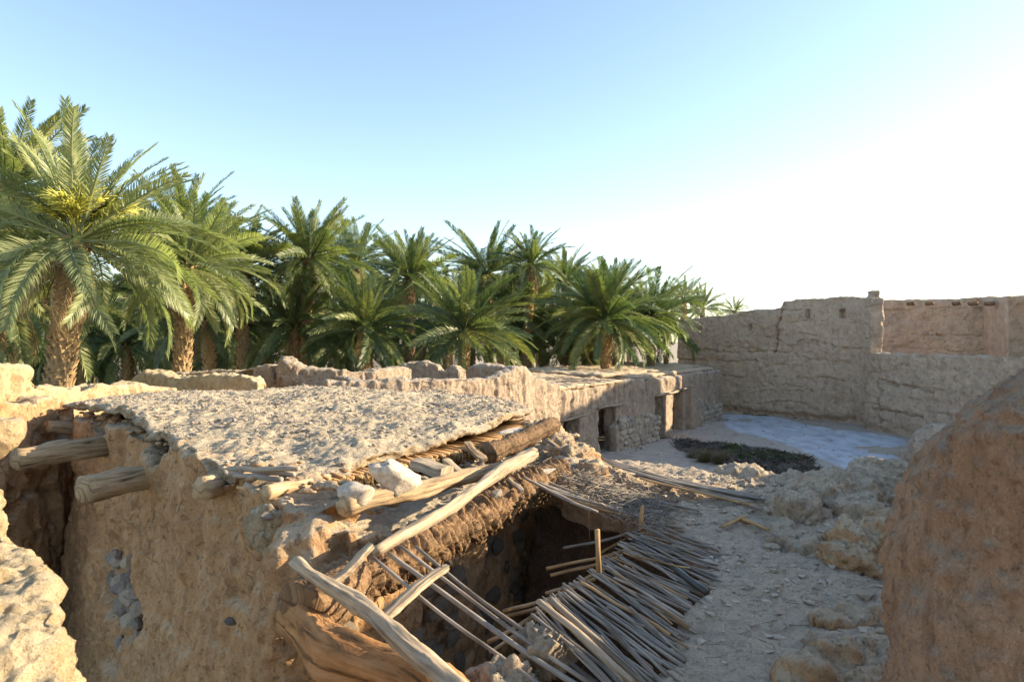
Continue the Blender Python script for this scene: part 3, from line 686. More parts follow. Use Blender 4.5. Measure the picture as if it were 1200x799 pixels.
# upper broken log at the far corner of the roof
n = 60; v, f, uv = tube(bent(P(572, 532, 6.9), P(650, 497, 8.1), 0, .01, n, 4), [.10+.012*math.sin(i*.4) for i in range(n)], 26, .08, 1, lambda L_, th, r: .5*scar(L_, th, r), 6)
ub = place('palm_log', v, f, BARK, None, uv); tag(ub, 'short bark-covered palm log lying at the far corner of the near roof', 'log')

# loose timber (each a thing)
def loose(name, label, cat, a, b, r0, r1, m, **k):
    g = k.pop('group', None); o = log(name, a, b, r0, r1, m, None, **k); return tag(o, label, cat, g)
loose('wooden_beam', 'long knotty brown beam lying on the ledge against the white stones', 'beam', P(402, 593, 4.75), P(598, 547, 6.6), .072, .06, WOODB, n=40, wob=.012, seed=21, knots=.2)
loose('wooden_pole', 'long pale peeled pole lying over the scaly trunk', 'pole', P(440, 646, 4.15), P(625, 531, 6.6), .034, .06, WOODP, n=44, wob=.011, seed=22, knots=.22)
loose('wooden_pole', 'pale grey pole lying along the orange beam at the bottom of the view', 'pole', P(346, 658, 4.1), P(545, 812, 2.75), .036, .050, WOODP, n=44, wob=.010, seed=23, knots=.28)
# front beam: twisted orange trunk
def tw_(L_, th, r):
    q_ = np.array([[L_*1.2, math.cos(th+L_*.6)*2.2, math.sin(th+L_*.6)*2.2]]); return r*(.16*float(fbm(q_, 3, 3)[0])-.22*max(0, float(ridge(q_*1.6, 2, 6)[0])-1.1))
n = 90; v, f, uv = tube(bent(P(338, 716, 4.15)+Vector((0, .1, -.06)), P(560, 880, 2.75), -.03, .03, n, 5), [.125+.012*math.sin(i*.2) for i in range(n)], 48, .02, 1, tw_, 4)
fb = place('twisted_beam', v, f, WOODO, None, uv)
tag(fb, 'thick twisted orange-brown trunk below the grey pole at the front of the pit', 'beam')
def board(name, label, a, b, wd, th, m, seed=1, cat='board', nail=True, roll=None):
    a = Vector(a); b = Vector(b); t = (b-a).normalized(); s = t.cross(Vector((0, 0, 1))).normalized(); u = s.cross(t)
    if roll: q_ = Matrix.Rotation(roll, 3, t); s = q_@s; u = q_@u
    n = 14; V = []; F = []; UV = []; L = (b-a).length; rs_ = random.Random(seed)
    for i in range(n):
        x = i/(n-1); wv = 1+.12*math.sin(x*7+seed)-.15*(x < .05)-.2*(x > .95); p = a.lerp(b, x)+u*(.012*math.sin(x*5+seed))
        for sx, su in ((-1, -.8), (-.9, .9), (0, 1.15), (.9, .9), (1, -.8), (0, -1.1)):
            V.append(p+s*sx*wd/2*wv+u*su*th/2+s*.004*rs_.uniform(-1, 1)); UV.append((x*L+seed, sx*wd+su*.05))
    for i in range(n-1):
        for k in range(6): F.append((i*6+k, i*6+(k+1) % 6, (i+1)*6+(k+1) % 6, (i+1)*6+k))
    F += [(5, 4, 3, 2, 1, 0), tuple((n-1)*6+k for k in range(6))]
    c = (a+b)/2; V = [tuple(x) for x in V]
    root = place(name, V, F, m, None, UV, False); tag(root, label, cat)
    if nail:
        for x in (.06, .93):
            p = a.lerp(b, x)+u*(th/2+.002)
            v, f, _ = tube([p-u*.01, p+u*.004], [.006, .006], 8); place('nail_hole', v, f, TWIG, root)
    return root
board('wooden_rung', 'short pale board resting on the upper end of the split grey pole', P(383, 687, 3.92), P(437, 640, 4.1), .062, .035, WOODP, 3)
board('wooden_rung', 'pale board with nail holes sticking up over the pit from the grey pole', P(441, 730, 3.45), P(523, 663, 3.95), .062, .035, WOODP, 5)
board('flat_board', 'thick sunlit wooden block lying on the rubble below the roof edge', P(488, 544, 6.1), P(524, 552, 5.9), .20, .09, WOODP, 7, nail=False)
board('flat_board', 'narrow board leaning from the ledge behind the brown beam', P(522, 540, 6.3), P(553, 560, 6.0), .08, .03, WOODP, 8, nail=False)
board('flat_board', 'short dark board propped against the bark-covered log', P(548, 519, 7.0), P(568, 540, 6.6), .09, .03, WOODB, 9, nail=False)
board('flat_board', 'small splinter of board poking out under the pale pole', P(596, 560, 6.3), P(612, 577, 6.0), .05, .03, WOODP, 10, nail=False)
# stones on the ledge
for lab, px, py, d, s, rt, k in (('large white stone with reddish stains beside the brown beam', 463, 560, 5.25, (.20, .16, .15), .6, 0), ('whitish broken stone at the left end of the brown beam', 418, 578, 4.85, (.17, .14, .10), 2.1, 1)):
    o = rock('white_stone', ROCKW[k], P(px, py, d), s, (.2, .3, rt)); tag(o, lab, 'stone')
o = rock('white_stone', ROCKS['w'][2], P(582, 578, 5.7), (.07, .05, .03), (.2, -.3, .4)); tag(o, 'flat white flake lying on the scaly trunk', 'stone')
o = rock('white_stone', ROCKS['w'][3], P(600, 505, 7.6), (.17, .11, .03), (.1, -.1, .6)); tag(o, 'flat pale slab at the far right edge of the roof', 'stone')
# rubble on the ledge
m_ = MB(); rs2 = np.random.RandomState(14)
for i in range(620):
    b, td, nn_ = edge(rs2.uniform(0, EL)); w_ = rs2.uniform(.05, .75); sz = .008+.055*rs2.rand()**4
    v = ICO1[0]*(1+.3*rs2.randn(len(ICO1[0]), 1).clip(-1, 1))*sz*np.array([1.2, 1, .6]); m_.add(v+np.array([*off(b, nn_, w_), 3.17+rs2.uniform(-.02, .02)]), ICO1[1])
tag(m_.build('ledge_rubble', MUDR, house, False), kind='stuff')
lp_ = [tuple(p-Vector((.15, 0))) for p in ED]+[(.65, 10.1), tuple(C1+rn*.3), (.35, 8.0), tuple(C0+rd*1.8+rn*.38), tuple(C0+rd*.7+rn*.30), tuple(C0+rd*.1+rn*.1), tuple(C0-rn*.3-rd*.05)]
def d_ledge(co, n):
    q_ = np.zeros_like(co); q_[:, 2] = .04*fbm(co*2.2, 4, 91)+.02*fbm(co*9, 3, 92)+.010*fbm(co*24, 2, 93)+.10*np.exp(-((co[:, 0]+1.75)**2+(co[:, 1]-4.95)**2)/.10)
    ed_ = 1-np.clip(np.abs(n[:, 2])*1.2, 0, 1); k = ed_*(.06*fbm(co*4, 4, 94)+.03*fbm(co*12, 2, 95)); q_[:, :2] += n[:, :2]*k[:, None]; return q_
mud('ledge', [prism(lp_, 2.86, [3.11]*len(ED)+[3.2, 3.2, 3.12, 3.08, 3.08, 3.12, 3.26])], .024, MUDR, house, 1, d_ledge)

# ================================================================= COLLAPSED HOUSE with the stick ceiling (right of the pit)
ch = empty('collapsed_house', (3, 6, 0), 'collapsed mud house with an open pit and a stick ceiling on its right', 'house')
def T(px, py, z=2.92): d = (EYE-z)*800/(py-399.5); return Vector(((px-600)/800*d, d))
Lb = [T(735, 830), T(770, 795), T(790, 765), T(783, 742), T(797, 715), T(815, 697), T(830, 684), T(822, 660), T(832, 645), T(812, 628)]
poly = [(1.0, .4)]+[tuple(p) for p in Lb]+[tuple(T(795, 616)), (1.35, 6.0), (.95, 6.35), (.55, 6.75), (.35, 7.4), (.55, 8.2), (.8, 9.0), (1.7, 9.2), (2.5, 8.2), (3.3, 7.2), (4.2, 7.3), (5.6, 7.6), (6.6, 7.2), (6.4, .4)]
hole2 = [T(690, 560, 3.0), T(725, 556, 3.0), T(765, 566, 3.0), T(806, 577, 3.0), T(790, 585, 3.0), T(745, 579, 3.0), T(705, 571, 3.0)]
hole2 = [tuple(p) for p in hole2]
def tz(x, y):
    q_ = np.stack([x, y, np.zeros_like(x)], 1)
    z = .05*fbm(q_*.9, 4, 81)+.022*fbm(q_*4, 3, 82)
    g = lambda cx, cy, rx, ry, h: h*np.exp(-((x-cx)/rx)**2-((y-cy)/ry)**2)
    z += g(2.6, 5.9, .7, .7, .10)+g(3.4, 5.0, .8, 1.4, .10)+g(1.6, 3.0, .5, .35, .08)
    z += g(.6, 7.9, .5, .6, .32)-g(1.7, 3.35, .28, .12, .16)+g(1.9, 7.0, .9, .35, -.05)
    return z
def d_coll(co, n):
    x, y = co[:, 0], co[:, 1]; r = np.zeros_like(co); r[:, 2] = tz(x, y)+.012*fbm(co*13, 3, 83)+.006*fbm(co*35, 2, 84)
    j = .05*fbm(co*5, 2, 4); ins = inpoly(x+j, y+j, hole2); r[:, 2] -= np.where(ins & (n[:, 2] > .3), .2, 0)
    ed = 1-np.clip(np.abs(n[:, 2])*1.2, 0, 1); k = ed*(.07*fbm(co*3, 4, 85)+.03*fbm(co*12, 2, 86)); r[:, :2] += n[:, :2]*k[:, None]
    return r
mud('roof', [prism(poly, 2.68, 2.92)], .025, MUDG, ch, 1, d_coll)
def onT(rs_):
    for _ in range(40):
        x = rs_.uniform(.3, 4.6); y = rs_.uniform(2.4, 8.4)
        if inpoly(np.array([x]), np.array([y]), poly)[0] and not inpoly(np.array([x]), np.array([y]), hole2)[0]:
            if fbm(np.array([[x*1.4, y*1.4, 3.]]), 3, 5)[0] < rs_.uniform(-.8, .8): continue
            return (x, y, 2.925+float(tz(np.array([x]), np.array([y]))[0]))
v, f = pebbles(2600, onT, .004, .03, STONE, 23); tag(place('pebbles', v, f, STONE, ch, None, False), kind='stuff')
def clodpt(rs_):
    for _ in range(60):
        p = onT(rs_)
        if p is None: return None
        if p[0] > 1.5 and (np.exp(-((p[0]-2.7)/.7)**2-((p[1]-5.6)/1.1)**2)+.8*np.exp(-((p[0]-1.7)/.5)**2-((p[1]-3.2)/.5)**2)+.6*np.exp(-((p[1]-7.6)/.5)**2) > rs_.rand()): return p
v, f = pebbles(420, clodpt, .012, .085, MUDG, 33, .7); tag(place('mud_clods', v, f, MUDG, ch, None, False), kind='stuff')
m_ = MB(); rs2 = np.random.RandomState(24)
for i in range(900):      # straw and splinters on the surface
    p = onT(rs2)
    if p is None: continue
    a = rs2.rand()*6.28; l = rs2.uniform(.01, .05); c, s = math.cos(a)*l, math.sin(a)*l
    m_.tube([(p[0]-c, p[1]-s, p[2]+.004), (p[0]+c, p[1]+s, p[2]+.008)], [.0022, .0015], 3)
tag(m_.build('straw', DRYG, ch), kind='stuff')
# walls of the pit
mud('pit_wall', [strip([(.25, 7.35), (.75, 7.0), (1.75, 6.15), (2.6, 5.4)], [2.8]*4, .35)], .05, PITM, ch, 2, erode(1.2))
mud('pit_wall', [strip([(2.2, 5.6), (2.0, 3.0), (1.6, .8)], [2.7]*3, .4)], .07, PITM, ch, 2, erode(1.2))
mud('outer_wall', [strip([(.7, 9.1), (1.7, 9.0), (2.5, 8.0), (3.3, 7.0), (5.6, 7.4), (6.5, 7.1)], [2.75]*6, .4)], .06, MUDP, ch, 2, erode(1.5))
rs = random.Random(31)      # rough stones lining the wall under the trunk
for k in range(150):
    s = rs.uniform(-.2, 4.0); z = rs.uniform(.3, 2.65); b = C0+rd*s
    o = rock('stone', ROCKS['d'][rs.randrange(6)], (*off(b, rn, .41), z), (.12*rs.uniform(.7, 1.4), .05, .07*rs.uniform(.7, 1.4)), (rs.uniform(-.3, .3), rs.uniform(-.3, .3), math.atan2(rd.y, rd.x)+rs.uniform(-.2, .2)), house)
mud('pit_floor', [prism([(-.9, 4.2), (.2, .6), (2.0, .8), (2.2, 5.4), (.6, 7.3)], -.3, .25)], .06, PITM, ch, 1, erode(2.5))  # dark fill added so the pit bottom looks shaded
# sticks of the ceiling
U = [(628, 722), (640, 704), (655, 697), (667, 692), (682, 682), (697, 675), (706, 668), (713, 660), (720, 652), (730, 642), (742, 632), (750, 622), (759, 613)]
Dn = [(720, 822), (752, 812), (770, 795), (785, 775), (782, 752), (788, 738), (796, 724), (800, 708), (812, 697), (828, 685), (830, 664), (836, 652), (828, 636)]
rs = random.Random(17)
def lerp_list(L_, t):
    x = t*(len(L_)-1); i = min(int(x), len(L_)-2); f_ = x-i; return (L_[i][0]+(L_[i+1][0]-L_[i][0])*f_, L_[i][1]+(L_[i+1][1]-L_[i][1])*f_)
NS = 100
for i in range(NS):
    t = (i+rs.uniform(-.35, .35))/(NS-1); t = min(max(t, 0), 1)
    if rs.random() < .10 and .1 < t: continue
    u = lerp_list(U, t); l = lerp_list(Dn, min(1, max(0, t+rs.uniform(-.012, .012)))); zu = 3.02+rs.uniform(-.02, .03)
    pu = T(u[0]+rs.uniform(-12, 9), u[1]+rs.uniform(-9, 6), zu); pl = T(l[0], l[1], 2.90)
    a = Vector((pu.x, pu.y, zu)); b = Vector((pl.x, pl.y, 2.90)); b = b+(b-a).normalized()*rs.uniform(-.06, .14)
    r = rs.uniform(.0055, .013)
    v, f, uv = tube(bent(a, b, rs.uniform(-.025, .03), .014, 8, i), [r*.8+r*.4*k/7 for k in range(8)], 7, .10, .8, None, i)
    place('stick', v, f, STICKO if rs.random() < .12 else STICK, ch, uv)
for i in range(16):
    t = rs.random(); u = lerp_list(U, t); l = lerp_list(Dn, min(1, max(0, t+rs.uniform(-.12, .12)))); k_ = rs.uniform(.1, .5); e_ = rs.uniform(.6, 1.08)
    a = T(u[0]+(l[0]-u[0])*k_, u[1]+(l[1]-u[1])*k_, 3.04); b = T(u[0]+(l[0]-u[0])*e_, u[1]+(l[1]-u[1])*e_, 2.97)
    v, f, uv = tube(bent((a.x, a.y, 3.045), (b.x, b.y, 2.965), rs.uniform(-.03, .03), .02, 8, i), [rs.uniform(.005, .010)]*8, 6, .15, .8, None, i+50)
    place('stick', v, f, STICKO if rs.random() < .3 else STICK, ch, uv)
# a thicker dark log half buried and two orange broken ends
v, f, uv = tube(bent((*T(742, 632, 3.0), 3.0), (*T(828, 690, 2.95), 2.93), 0, .01, 10), [.018, .02, .02, .022, .024, .022, .023, .024, .024, .024], 9, .12); place('stick', v, f, TWIG, ch, uv)
for a, b, za, zb in (((667, 693), (655, 700), 3.03, 3.0), ((846, 617), (874, 604), 2.95, 3.02), ((868, 607), (905, 622), 3.0, 2.94), ((867, 610), (890, 618), 2.98, 2.92)):
    v, f, uv = tube(bent((*T(*a, za), za), (*T(*b, zb), zb), 0, .02, 5), [.022, .024, .022, .02, .015], 7, .2, .6); place('broken_stick', v, f, STICKO, ch, uv)
# supporting rods under the ceiling and pointing into the pit
for a, b, za, zb in (((760, 617), (660, 642), 2.88, 2.72), ((745, 640), (640, 666), 2.9, 2.75), ((730, 650), (645, 674), 2.88, 2.72), ((712, 665), (640, 695), 2.86, 2.8),
                     ((697, 678), (590, 716), 2.9, 2.85), ((672, 696), (588, 724), 2.9, 2.8), ((660, 700), (572, 752), 2.9, 2.8), ((650, 705), (575, 765), 2.86, 2.78), ((640, 770), (560, 790), 2.7, 2.75), ((766, 605), (700, 650), 2.8, 2.6)):
    v, f, uv = tube(bent((*T(*a, za), za), (*T(*b, zb), zb), .02, .012, 9), [.013]*9, 7, .08); place('under_rod', v, f, STICKO if rs.random() < .7 else STICK, ch, uv)
for a, b, d in (((702, 670), (700, 620), 4.25), ((751, 622), (753, 592), 5.4)):
    v, f, uv = tube([P(*a, d), P((a[0]+b[0])/2, (a[1]+b[1])/2, d), P(*b, d)], [.019, .018, .017], 5, .1, .7); place('upright_stick', v, f, STICKO, ch, uv)
for px, y0, y1, d in ((727, 606, 648, 6.2), (741, 606, 640, 6.1), (690, 598, 632, 6.4), (758, 612, 645, 5.9)):
    v, f, uv = tube([P(px, y0, d), P(px+1, y1, d)], [.008, .006], 5); place('hanging_stick', v, f, STICKO, ch, uv)
# mud lump left in the pit below the sticks
lump = mud('mud_lump', [ell(P(632, 765, 3.5), (.11, .2, .13)), ell(P(590, 815, 3.2), (.13, .2, .11)), ell(P(625, 830, 3.3)+Vector((0, 0, -.75)), (.28, .35, .8))], .014, MUDG, ch, 1, erode(1.3, .05, 4))
# bundle of long ribs along the back edge (sagging)
rs = random.Random(41)
def bundle(n, A0, A1, B0, B1, za, zb, sag, r=.013, mat=STICK, nm='long_stick'):
    for i in range(n):
        t = rs.random(); t2 = min(1, max(0, t+rs.uniform(-.15, .15)))
        a = (A0[0]+(A1[0]-A0[0])*t, A0[1]+(A1[1]-A0[1])*t); b = (B0[0]+(B1[0]-B0[0])*t2, B0[1]+(B1[1]-B0[1])*t2)
        z0 = za+rs.uniform(-.02, .04); z1 = zb+rs.uniform(-.02, .03)
        v, f, uv = tube(bent((*T(*a, z0), z0), (*T(*b, z1), z1), sag*rs.uniform(.6, 1.2), .008, 12, i), [r*rs.uniform(.7, 1.2)]*12, 6, .1, .8, None, i); place(nm, v, f, mat if rs.random() < .85 else STICKO, ch, uv)
bundle(13, (700, 534), (722, 548), (880, 578), (905, 590), 3.08, 2.97, .02)
bundle(8, (735, 545), (750, 560), (870, 580), (890, 592), 3.05, 2.97, .015)
bundle(9, (672, 550), (690, 566), (780, 590), (830, 600), 3.10, 2.98, .02)
bundle(12, (610, 550), (640, 575), (760, 606), (800, 618), 3.14, 2.97, .025)
bundle(5, (590, 545), (615, 560), (660, 580), (700, 600), 3.2, 3.05, .02, .016)
bundle(3, (628, 505), (640, 515), (660, 525), (675, 545), 3.35, 3.2, .01, .02)
bundle(6, (860, 585), (880, 592), (900, 598), (912, 604), 3.0, 2.95, 0, .02)
v, f, uv = tube(bent((*T(695, 548, 3.1), 3.1), (*T(725, 574, 2.9), 2.9), 0, .01, 6), [.018]*6, 6, .1); place('broken_stick', v, f, STICKO, ch, uv)
# shredded fibre and torn leaf over the back edge
m_ = MB()
for k in range(1900):
    t = rs.random(); px = 625+150*t+rs.gauss(0, 10); py = 535+70*t+rs.gauss(0, 9); z = 3.12-.12*t+rs.uniform(-.04, .05); c = T(px, py, z); a = rs.uniform(0, 6.28); l = rs.uniform(.03, .13)
    p0 = Vector((c.x, c.y, z)); d_ = Vector((math.cos(a), math.sin(a)*.7, rs.uniform(-.5, .4)))*l
    m_.tube([p0-d_, p0+Vector((rs.uniform(-.02, .02), rs.uniform(-.02, .02), .02)), p0+d_], [.003, .004, .002], 3)
tag(m_.build('torn_fibre', STICK, ch), kind='stuff')
mud('mud_crest', [ell((*T(655, 522, 3.2), 3.12), (.28, .35, .22)), ell((*T(672, 534, 3.15), 3.05), (.28, .3, .22)), ell((*T(690, 550, 3.1), 3.0), (.2, .25, .2)), ell((*T(638, 505, 3.25), 3.1), (.3, .4, .25)), ell((*T(643, 556, 3.1), 3.0), (.16, .2, .16))], .025, MUD, ch, 1, erode(1.5, .02, 3))
o = rock('white_stone', ROCKS['w'][4], (*T(640, 552, 3.2), 3.2), (.13, .08, .03), (.1, -.15, .3)); tag(o, 'flat bluish-white slab on the torn fibre at the back of the pit', 'stone')
# loose thin sticks lying across the pit (things)
for lab, a, b, da, db, r in (('thin grey stick crossing the pit, lowest and leftmost of the loose four', (436, 652), (650, 815), 4.1, 3.0, .011), ('thick grey stick crossing the pit next to the upright board', (455, 648), (720, 830), 4.25, 2.95, .016),
                             ('grey stick crossing the pit just right of the thick one', (470, 640), (700, 806), 4.4, 3.05, .012), ('slender bluish stick crossing the pit, uppermost of the loose four', (487, 640), (700, 800), 4.55, 3.2, .013)):
    v, f, uv = tube(bent(P(*a, da), P(*b, db), .01, .006, 14), [r]*14, 8, .07, .8); tag(place('loose_stick', v, f, STICK, None, uv), lab, 'stick', 'loose sticks across the pit')
for k, (a, b, da, db, lab) in enumerate((((631, 704), (742, 800), 3.6, 3.0, 'pale stick leaning out of the ceiling, nearest to the viewer'), ((645, 702), (765, 812), 3.65, 3.0, 'split pale stick beside the nearest leaning one'))):
    v, f, uv = tube(bent(P(*a, da), P(*b, db), -.008, .008, 12), [.019]*12, 8, .07, .8); tag(place('loose_stick', v, f, WOODP, None, uv), lab, 'stick', 'loose sticks across the pit')

# rubble mounds on the collapsed roof
def mound(label, es, vox=.028, mm=MUDG, d=None):
    o = mud('rubble_mound', [ell(tuple(P(px, py, dd)), r) for px, py, dd, r in es], vox, mm, None, 1, d or (lambda co, n: erode(1.3, .0, 2.2)(co, n)-.07*np.clip(ridge(co*3.6, 2, 5)-1.1, 0, 1)+.05*np.abs(fbm(co*5, 3, 77))))
    return tag(o, label, 'rubble')
mound('pale lumpy heap of melted mud between the stick bundle and the orange block', [(935, 606, 5.9, (.22, .3, .22)), (960, 600, 6.3, (.33, .35, .32)), (990, 590, 6.6, (.35, .35, .36)), (1025, 588, 6.8, (.3, .3, .36)), (925, 640, 5.5, (.2, .22, .16)), (950, 652, 5.2, (.16, .2, .12)), (1000, 620, 6.0, (.35, .4, .3))])
mound('brownish broken lump of mud in front of the pale heap', [(1020, 640, 4.9, (.24, .2, .19)), (1000, 652, 4.8, (.18, .2, .11)), (1045, 640, 4.9, (.2, .25, .27)), (1025, 668, 4.7, (.16, .18, .08))], .025, MUD)
mound('smooth pale hump of mud above the heap, next to the ash patch', [(1040, 572, 8.2, (.5, .4, .34)), (1075, 575, 8.2, (.5, .4, .3)), (1000, 585, 8.0, (.4, .4, .24))])
mound('low folded mud ridge at the bottom right corner of the broken roof', [(960, 800, 3.1, (.16, .13, .09)), (995, 800, 3.2, (.26, .2, .15)), (1035, 800, 3.3, (.24, .24, .2)), (1000, 728, 3.9, (.22, .12, .05))], .02, MUD)
mound('small crumbled ledge of stones at the courtyard edge behind the bundle', [(860, 560, 8.3, (.35, .2, .13)), (890, 568, 8.0, (.3, .18, .11)), (940, 570, 7.8, (.4, .2, .12))], .03)
mound('eroded foot of rubble below the low wall at the right of the courtyard', [(1072, 543, 26.5, (.7, .8, .6)), (1085, 545, 25.5, (.7, .8, .9)), (1100, 540, 25, (1.0, 1, 1.4))], .07, MUDF)

# ================================================================= FOREGROUND mud blocks
fr = mud('mud_wall', [ell(P(1235, 610, 1.75)+Vector((0, .1, 0)), (.25, .36, .285)), ell(P(1230, 720, 1.75)+Vector((0, .1, 0)), (.285, .42, .50)), ell(P(1300, 545, 1.7), (.34, .34, .27)), ell(P(1380, 590, 1.7), (.5, .4, .43)), ell(P(1290, 930, 1.75), (.50, .42, 1.0)),
                      strip([(1.5, 2.0), (1.9, 1.9), (3, 1.7)], [3.5, 3.9, 4.2], .6)], .012, MUDX, None, 4,
     lambda co, n: .025*fbm(co*2.0, 3, 3)+.014*fbm(co*7, 3, 8)+.008*fbm(co*24, 3, 9)+.014*np.clip(fbm(co*38, 2, 4)-.15, 0, 1)-.018*np.clip(fbm(co*11, 2, 35)-.3, 0, 1)-.03*np.clip(ridge(co*np.array([3.5, 3.5, 1.6]), 2, 14)-1.35, 0, 1))
tag(fr, 'huge blurred block of orange mud wall filling the right edge close to the viewer', 'wall')
lft = [(-2.15, 2.55, 3.97), (-2.0, 2.4, 3.97), (-1.84, 2.2, 3.93), (-1.66, 2.05, 3.93), (-1.56, 1.97, 3.86), (-1.50, 1.90, 3.83), (-1.40, 1.82, 3.92), (-1.27, 1.68, 3.93), (-1.17, 1.56, 3.90), (-1.10, 1.46, 3.82), (-1.05, 1.3, 3.66)]
lft = [(x-.10, y+.02, z-.14) if y < 1.9 else (x-.04, y, z-.06) for x, y, z in lft]
flw = mud('mud_wall', [wallxy(lft, .46, .035, 77, .05, 2.2, .1, 7), ell((-1.36, 1.64, 3.60), (.24, .26, .2)), ell((-1.82, 2.2, 3.62), (.27, .26, .22)), ell(P(-20, 506, 2.6), (.095, .1, .055)),
                       strip([(-1.13, 1.0), (-1.38, 1.7), (-1.88, 2.2), (-2.3, 2.75)], [3.3, 3.5, 3.6, 3.6], .5, 0, .05), strip([(-2.2, 2.5), (-2.3, 2.75)], [4.12, 4.1], .4)], .012, MUDY, None, 1,
     lambda co, n: .045*fbm(co*3.4, 4, 3)+.028*fbm(co*9, 3, 8)+.014*fbm(co*26, 3, 9)-.035*np.clip(ridge(co*np.array([4, 4, 6.]), 2, 31)-1.15, 0, 1)-.02*np.clip(fbm(co*16, 2, 35)-.35, 0, 1))
tag(flw, 'blurred sunlit yellow mud parapet in the lower left corner close to the viewer', 'wall')

# ================================================================= PALMS
def frond_mesh(name, m, droop, seed, nl=58, dry=False, lw=.0052):
    rs = np.random.RandomState(seed); V = []; F = []; n = 14; pts = []; ang = 0.; p = np.array([0., 0., 0.])
    for i in range(n+1):
        pts.append(p.copy()); t = i/n; ang -= droop/n*(.35+1.5*t); p = p+np.array([math.cos(ang), .0, math.sin(ang)])/n
    pts = np.array(pts); side = rs.uniform(-.05, .05); pts[:, 1] = side*np.linspace(0, 1, n+1)**2
    def at(t): x = t*n; i = min(int(x), n-1); return pts[i]+(pts[i+1]-pts[i])*(x-i), (pts[i+1]-pts[i])*n
    for i in range(n+1):
        t = i/n; r = .0105*(1-t)**.8+.0015; tg = at(min(t, .999))[1]; nn = np.array([-tg[2], 0, tg[0]])
        for k in range(4):
            a = math.pi/2*k; V.append(pts[i]+nn*math.sin(a)*r*.7+np.array([0, 1, 0])*math.cos(a)*r*1.3)
    for i in range(n):
        for k in range(4): F.append((i*4+k, i*4+(k+1) % 4, (i+1)*4+(k+1) % 4, (i+1)*4+k))
    for i in range(nl):
        t0 = .14+.86*i/(nl-1)
        for s in (-1, 1):
            t = min(.999, t0+rs.uniform(-.006, .006)); q_, tg = at(t); nn = np.array([-tg[2], 0, tg[0]])
            prof = .135*math.sin(math.pi*min(1, (t-.06)/1.0)**.75)**.6*(1-.25*t)+.03
            if t < .22: prof *= .6
            L = prof*rs.uniform(.85, 1.12); fw = .75+.55*t+rs.uniform(-.12, .12); vee = .38+rs.uniform(-.22, .25)-(.5 if dry else 0)
            d = tg*fw+np.array([0, s*1., 0])+nn*vee; d /= np.linalg.norm(d)
            wdir = np.cross(d, nn); wdir /= np.linalg.norm(wdir)+1e-9; wdir = wdir*.75+nn*.65*rs.uniform(-.7, 1); wdir /= np.linalg.norm(wdir)
            dr = np.array([0, 0, -1.])*L*(.10+.15*rs.rand()+(.5 if dry else 0)); b = len(V); w_ = lw*(1 if not dry else .8)
            V += [q_-wdir*w_*.45, q_+wdir*w_*.45, q_+d*L*.5+wdir*w_*.9+dr*.25, q_+d*L*.5-wdir*w_*.9+dr*.25, q_+d*L+dr]
            F += [(b, b+1, b+2, b+3), (b+3, b+2, b+4)]
    return mesh(name, np.array(V), F, m, None, False)
FR = {}
for key, m in (('g', LEAF), ('l', LEAFL)):
    FR[key] = {dr: [frond_mesh('frond', m, d0, 100+int(d0*10)+k, 88) for k in range(2)] for dr, d0 in (('s', .35), ('m', .75), ('d', 1.2))}
FR['dry'] = [frond_mesh('frond', LEAFD, 1.7, 5, 34, True), frond_mesh('frond', LEAFD, 1.2, 6, 34, True)]
def stalk_mesh(seed):
    rs = random.Random(seed); mb = MB(); pts = []; 
    for i in range(7): t = i/6; pts.append((t*.75, 0, .28*t-.30*t*t))
    mb.tube(pts, [.02-.008*i/6 for i in range(7)], 5, 0, .5)
    for k in range(46):
        t = rs.uniform(.55, 1); x = t*.75; z = .28*t-.3*t*t; a = rs.uniform(-1, 1); l = rs.uniform(.25, .5)
        mb.tube([(x, 0, z), (x+l*.5*math.cos(a), l*.35*math.sin(a*1.3), z+.03*rs.random()), (x+l*.8*math.cos(a), l*.6*math.sin(a*1.3), z-l*.4*rs.random())], [.010, .009, .006], 3)
    v, f, uv = mb.get(); return mesh('fruit_stalk', v, f, LEAFY, uv)
STK = [stalk_mesh(1), stalk_mesh(2)]
def trunk_mesh(h, r0, r1, seed, boots=True, lean=(0, 0), skirt=True):
    mb = MB(); n = max(6, int(h/.3)); pts = [(lean[0]*(i/n)**1.5, lean[1]*(i/n)**1.5, h*i/n) for i in range(n+1)]
    mb.tube(pts, [r0+(r1-r0)*i/n+.05*math.exp(-i*.8) for i in range(n+1)], 14, .05)
    if boots:
        rs = random.Random(seed); z = .1; k = 0
        while z < h:
            a = k*2.39996; t = z/h; r = (r0+(r1-r0)*t)*.86; cx, cy = lean[0]*t**1.5, lean[1]*t**1.5; up = rs.uniform(.12, .2); o = rs.uniform(.08, .13)
            c, s = math.cos(a), math.sin(a); wv = r*.40
            bx, by = cx+c*r, cy+s*r; tx, ty = cx+c*(r+o), cy+s*(r+o); b = [(bx-s*wv, by+c*wv, z), (bx+s*wv, by-c*wv, z), (tx+s*wv*.55, ty-c*wv*.55, z+up), (tx-s*wv*.55, ty+c*wv*.55, z+up), (bx, by, z+up*.9), (bx+c*o*.55, by+s*o*.55, z-.01)]
            mb.add(b, [(0, 5, 2, 3), (5, 1, 2), (3, 2, 4), (0, 3, 4), (1, 4, 2), (0, 5, 1)], [(q_[0]*2+k, q_[2]*2) for q_ in b]); z += .020; k += 1
    v, f, uv = mb.get(); return mesh('trunk', v, f, BOOT if boots else BARK, uv, False)
TR = {}
